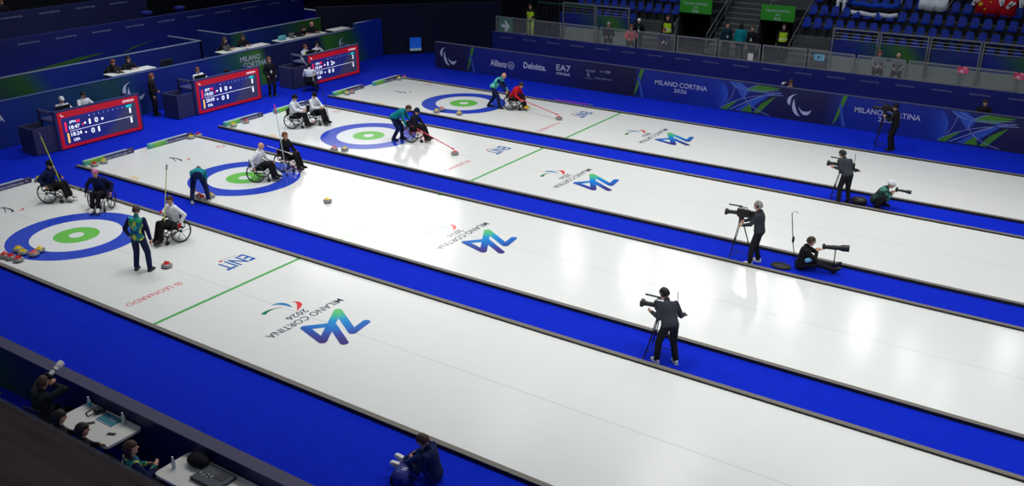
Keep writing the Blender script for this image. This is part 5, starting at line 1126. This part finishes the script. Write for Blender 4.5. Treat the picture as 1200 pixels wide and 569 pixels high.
for x, z, a, lb in ((17.75, 4.3, 20, 'white clapper left of the red flag'), (18.75, 4.35, -25, 'white clapper before the red flag, left one'), (19.1, 4.25, 30, 'white clapper before the red flag, right one'), (19.5, 4.35, -10, 'white clapper right of the red flag')):
    q = MB(); q.box((0, 0, 0), (.14, .03, .34), Matrix.Rotation(R(a), 3, 'Y'), .01); q.box((.08, 0, .02), (.1, .03, .3), Matrix.Rotation(R(a + 25), 3, 'Y'), .01); tag(place(q.build('clapper', WHT), (x, 30.84, z)), lb, 'clapper', 'white clappers around the red flag')
# a head above the upper left wall
sitter('person whose head shows over the upper left blue wall', -16.0, 7.1, 1.9, 0, top=BLACKC, hair='black', chairlabel='chair behind the upper left blue wall')
for y, lb in ((8.2, 'dark-clothed seated figure at the very top left, left one'), (10.0, 'dark-clothed seated figure at the very top left, right one')):
    sitter(lb, -20.2, y, 2.45, 0, top=BLACKC, hair='ginger', chairlabel='chair of the ' + lb)
q = MB(); q.bb((-22, -3, .9), (-19.2, 16.5, 2.45)); struct('platform_top', q, MATS['platform_dark'], 'dark top platform at the upper left')

# ------------------------------------------------------------------ lights
def area(name, loc, target, sx, sy, power, col=(1, 1, 1), spread=180, shape='RECTANGLE'):
    l = bpy.data.lights.new(name, 'AREA'); l.shape = shape; l.size = sx; l.size_y = sy; l.energy = power; l.color = col; l.spread = R(spread)
    o = bpy.data.objects.new(name, l); COL.objects.link(o); o.location = loc; o.rotation_euler = (V(target) - V(loc)).to_track_quat('-Z', 'Y').to_euler(); return o
K = .285
for x in (-2, 5, 12, 19, 26):
    for y in (3, 15.5):
        area('ceiling_light', (x, y, 13), (x, y, 0), 2.2, 5.0, 1020 * K, (1, .99, .965), 115)
# floodlight bank at the far left, mirrored in the wet sheen of the ice
area('flood_bank', (-20.6, 35.0, 14), (2, 8, 0), 11, 5.6, 115, (1, .99, .96), 50)
for x, y, p, s in ((2.8, 30.8, 260, .5), (5.0, 31.1, 380, .55), (8.7, 33.3, 500, .8), (11.2, 32.6, 380, .6), (15.4, 31, 420, .7), (18, 29, 280, .5), (19.8, 26.7, 300, .5), (21.8, 32.6, 420, .8), (-1.5, 31, 150, .5), (7.0, 30.2, 250, .35)):
    area('flood_light', (x, y, 12), (12, 8, 0), s, s, p * .024, (1, 1, .97), 60, 'ELLIPSE')
area('tribune_fill', (-9, 11, 11), (-13, 11, 1), 2, 16, 520, (.8, .88, 1), 130)  # added fill to brighten the tribune walls, no known fixture there
area('stand_fill', (9, 24, 12), (9, 29.5, 2), 20, 2, 260, (.85, .9, 1), 130)  # extra fill added to lift the dim far stand, not a venue lamp
wd = bpy.data.worlds.new('world'); S.world = wd; wd.use_nodes = True; wd.node_tree.nodes['Background'].inputs['Color'].default_value = (.45, .5, .62, 1); wd.node_tree.nodes['Background'].inputs['Strength'].default_value = .24

# ------------------------------------------------------------------ camera
cam = bpy.data.cameras.new('camera'); co = bpy.data.objects.new('camera', cam); COL.objects.link(co); S.camera = co
xr = V((0.83245726, 0.55408634, 0.00179986)); yd = V((0.21290772, -0.31686944, -0.92426407)); zf = V((-0.51155178, 0.76979353, -0.38174952))
Mc = Matrix((xr, -yd, -zf)).transposed().to_4x4(); Mc.translation = V((23.8709, -13.6423, 9.93138)); co.matrix_world = Mc
cam.sensor_width = 36; cam.lens = 36 * 1096.93 / 1200; cam.clip_end = 300; cam.clip_start = .05
cam.dof.use_dof = True; cam.dof.focus_distance = 30; cam.dof.aperture_fstop = 4.5
vs_ = S.view_settings; vs_.view_transform = 'Standard'; vs_.look = 'None'; vs_.exposure = 0; vs_.gamma = 1; vs_.use_curve_mapping = False
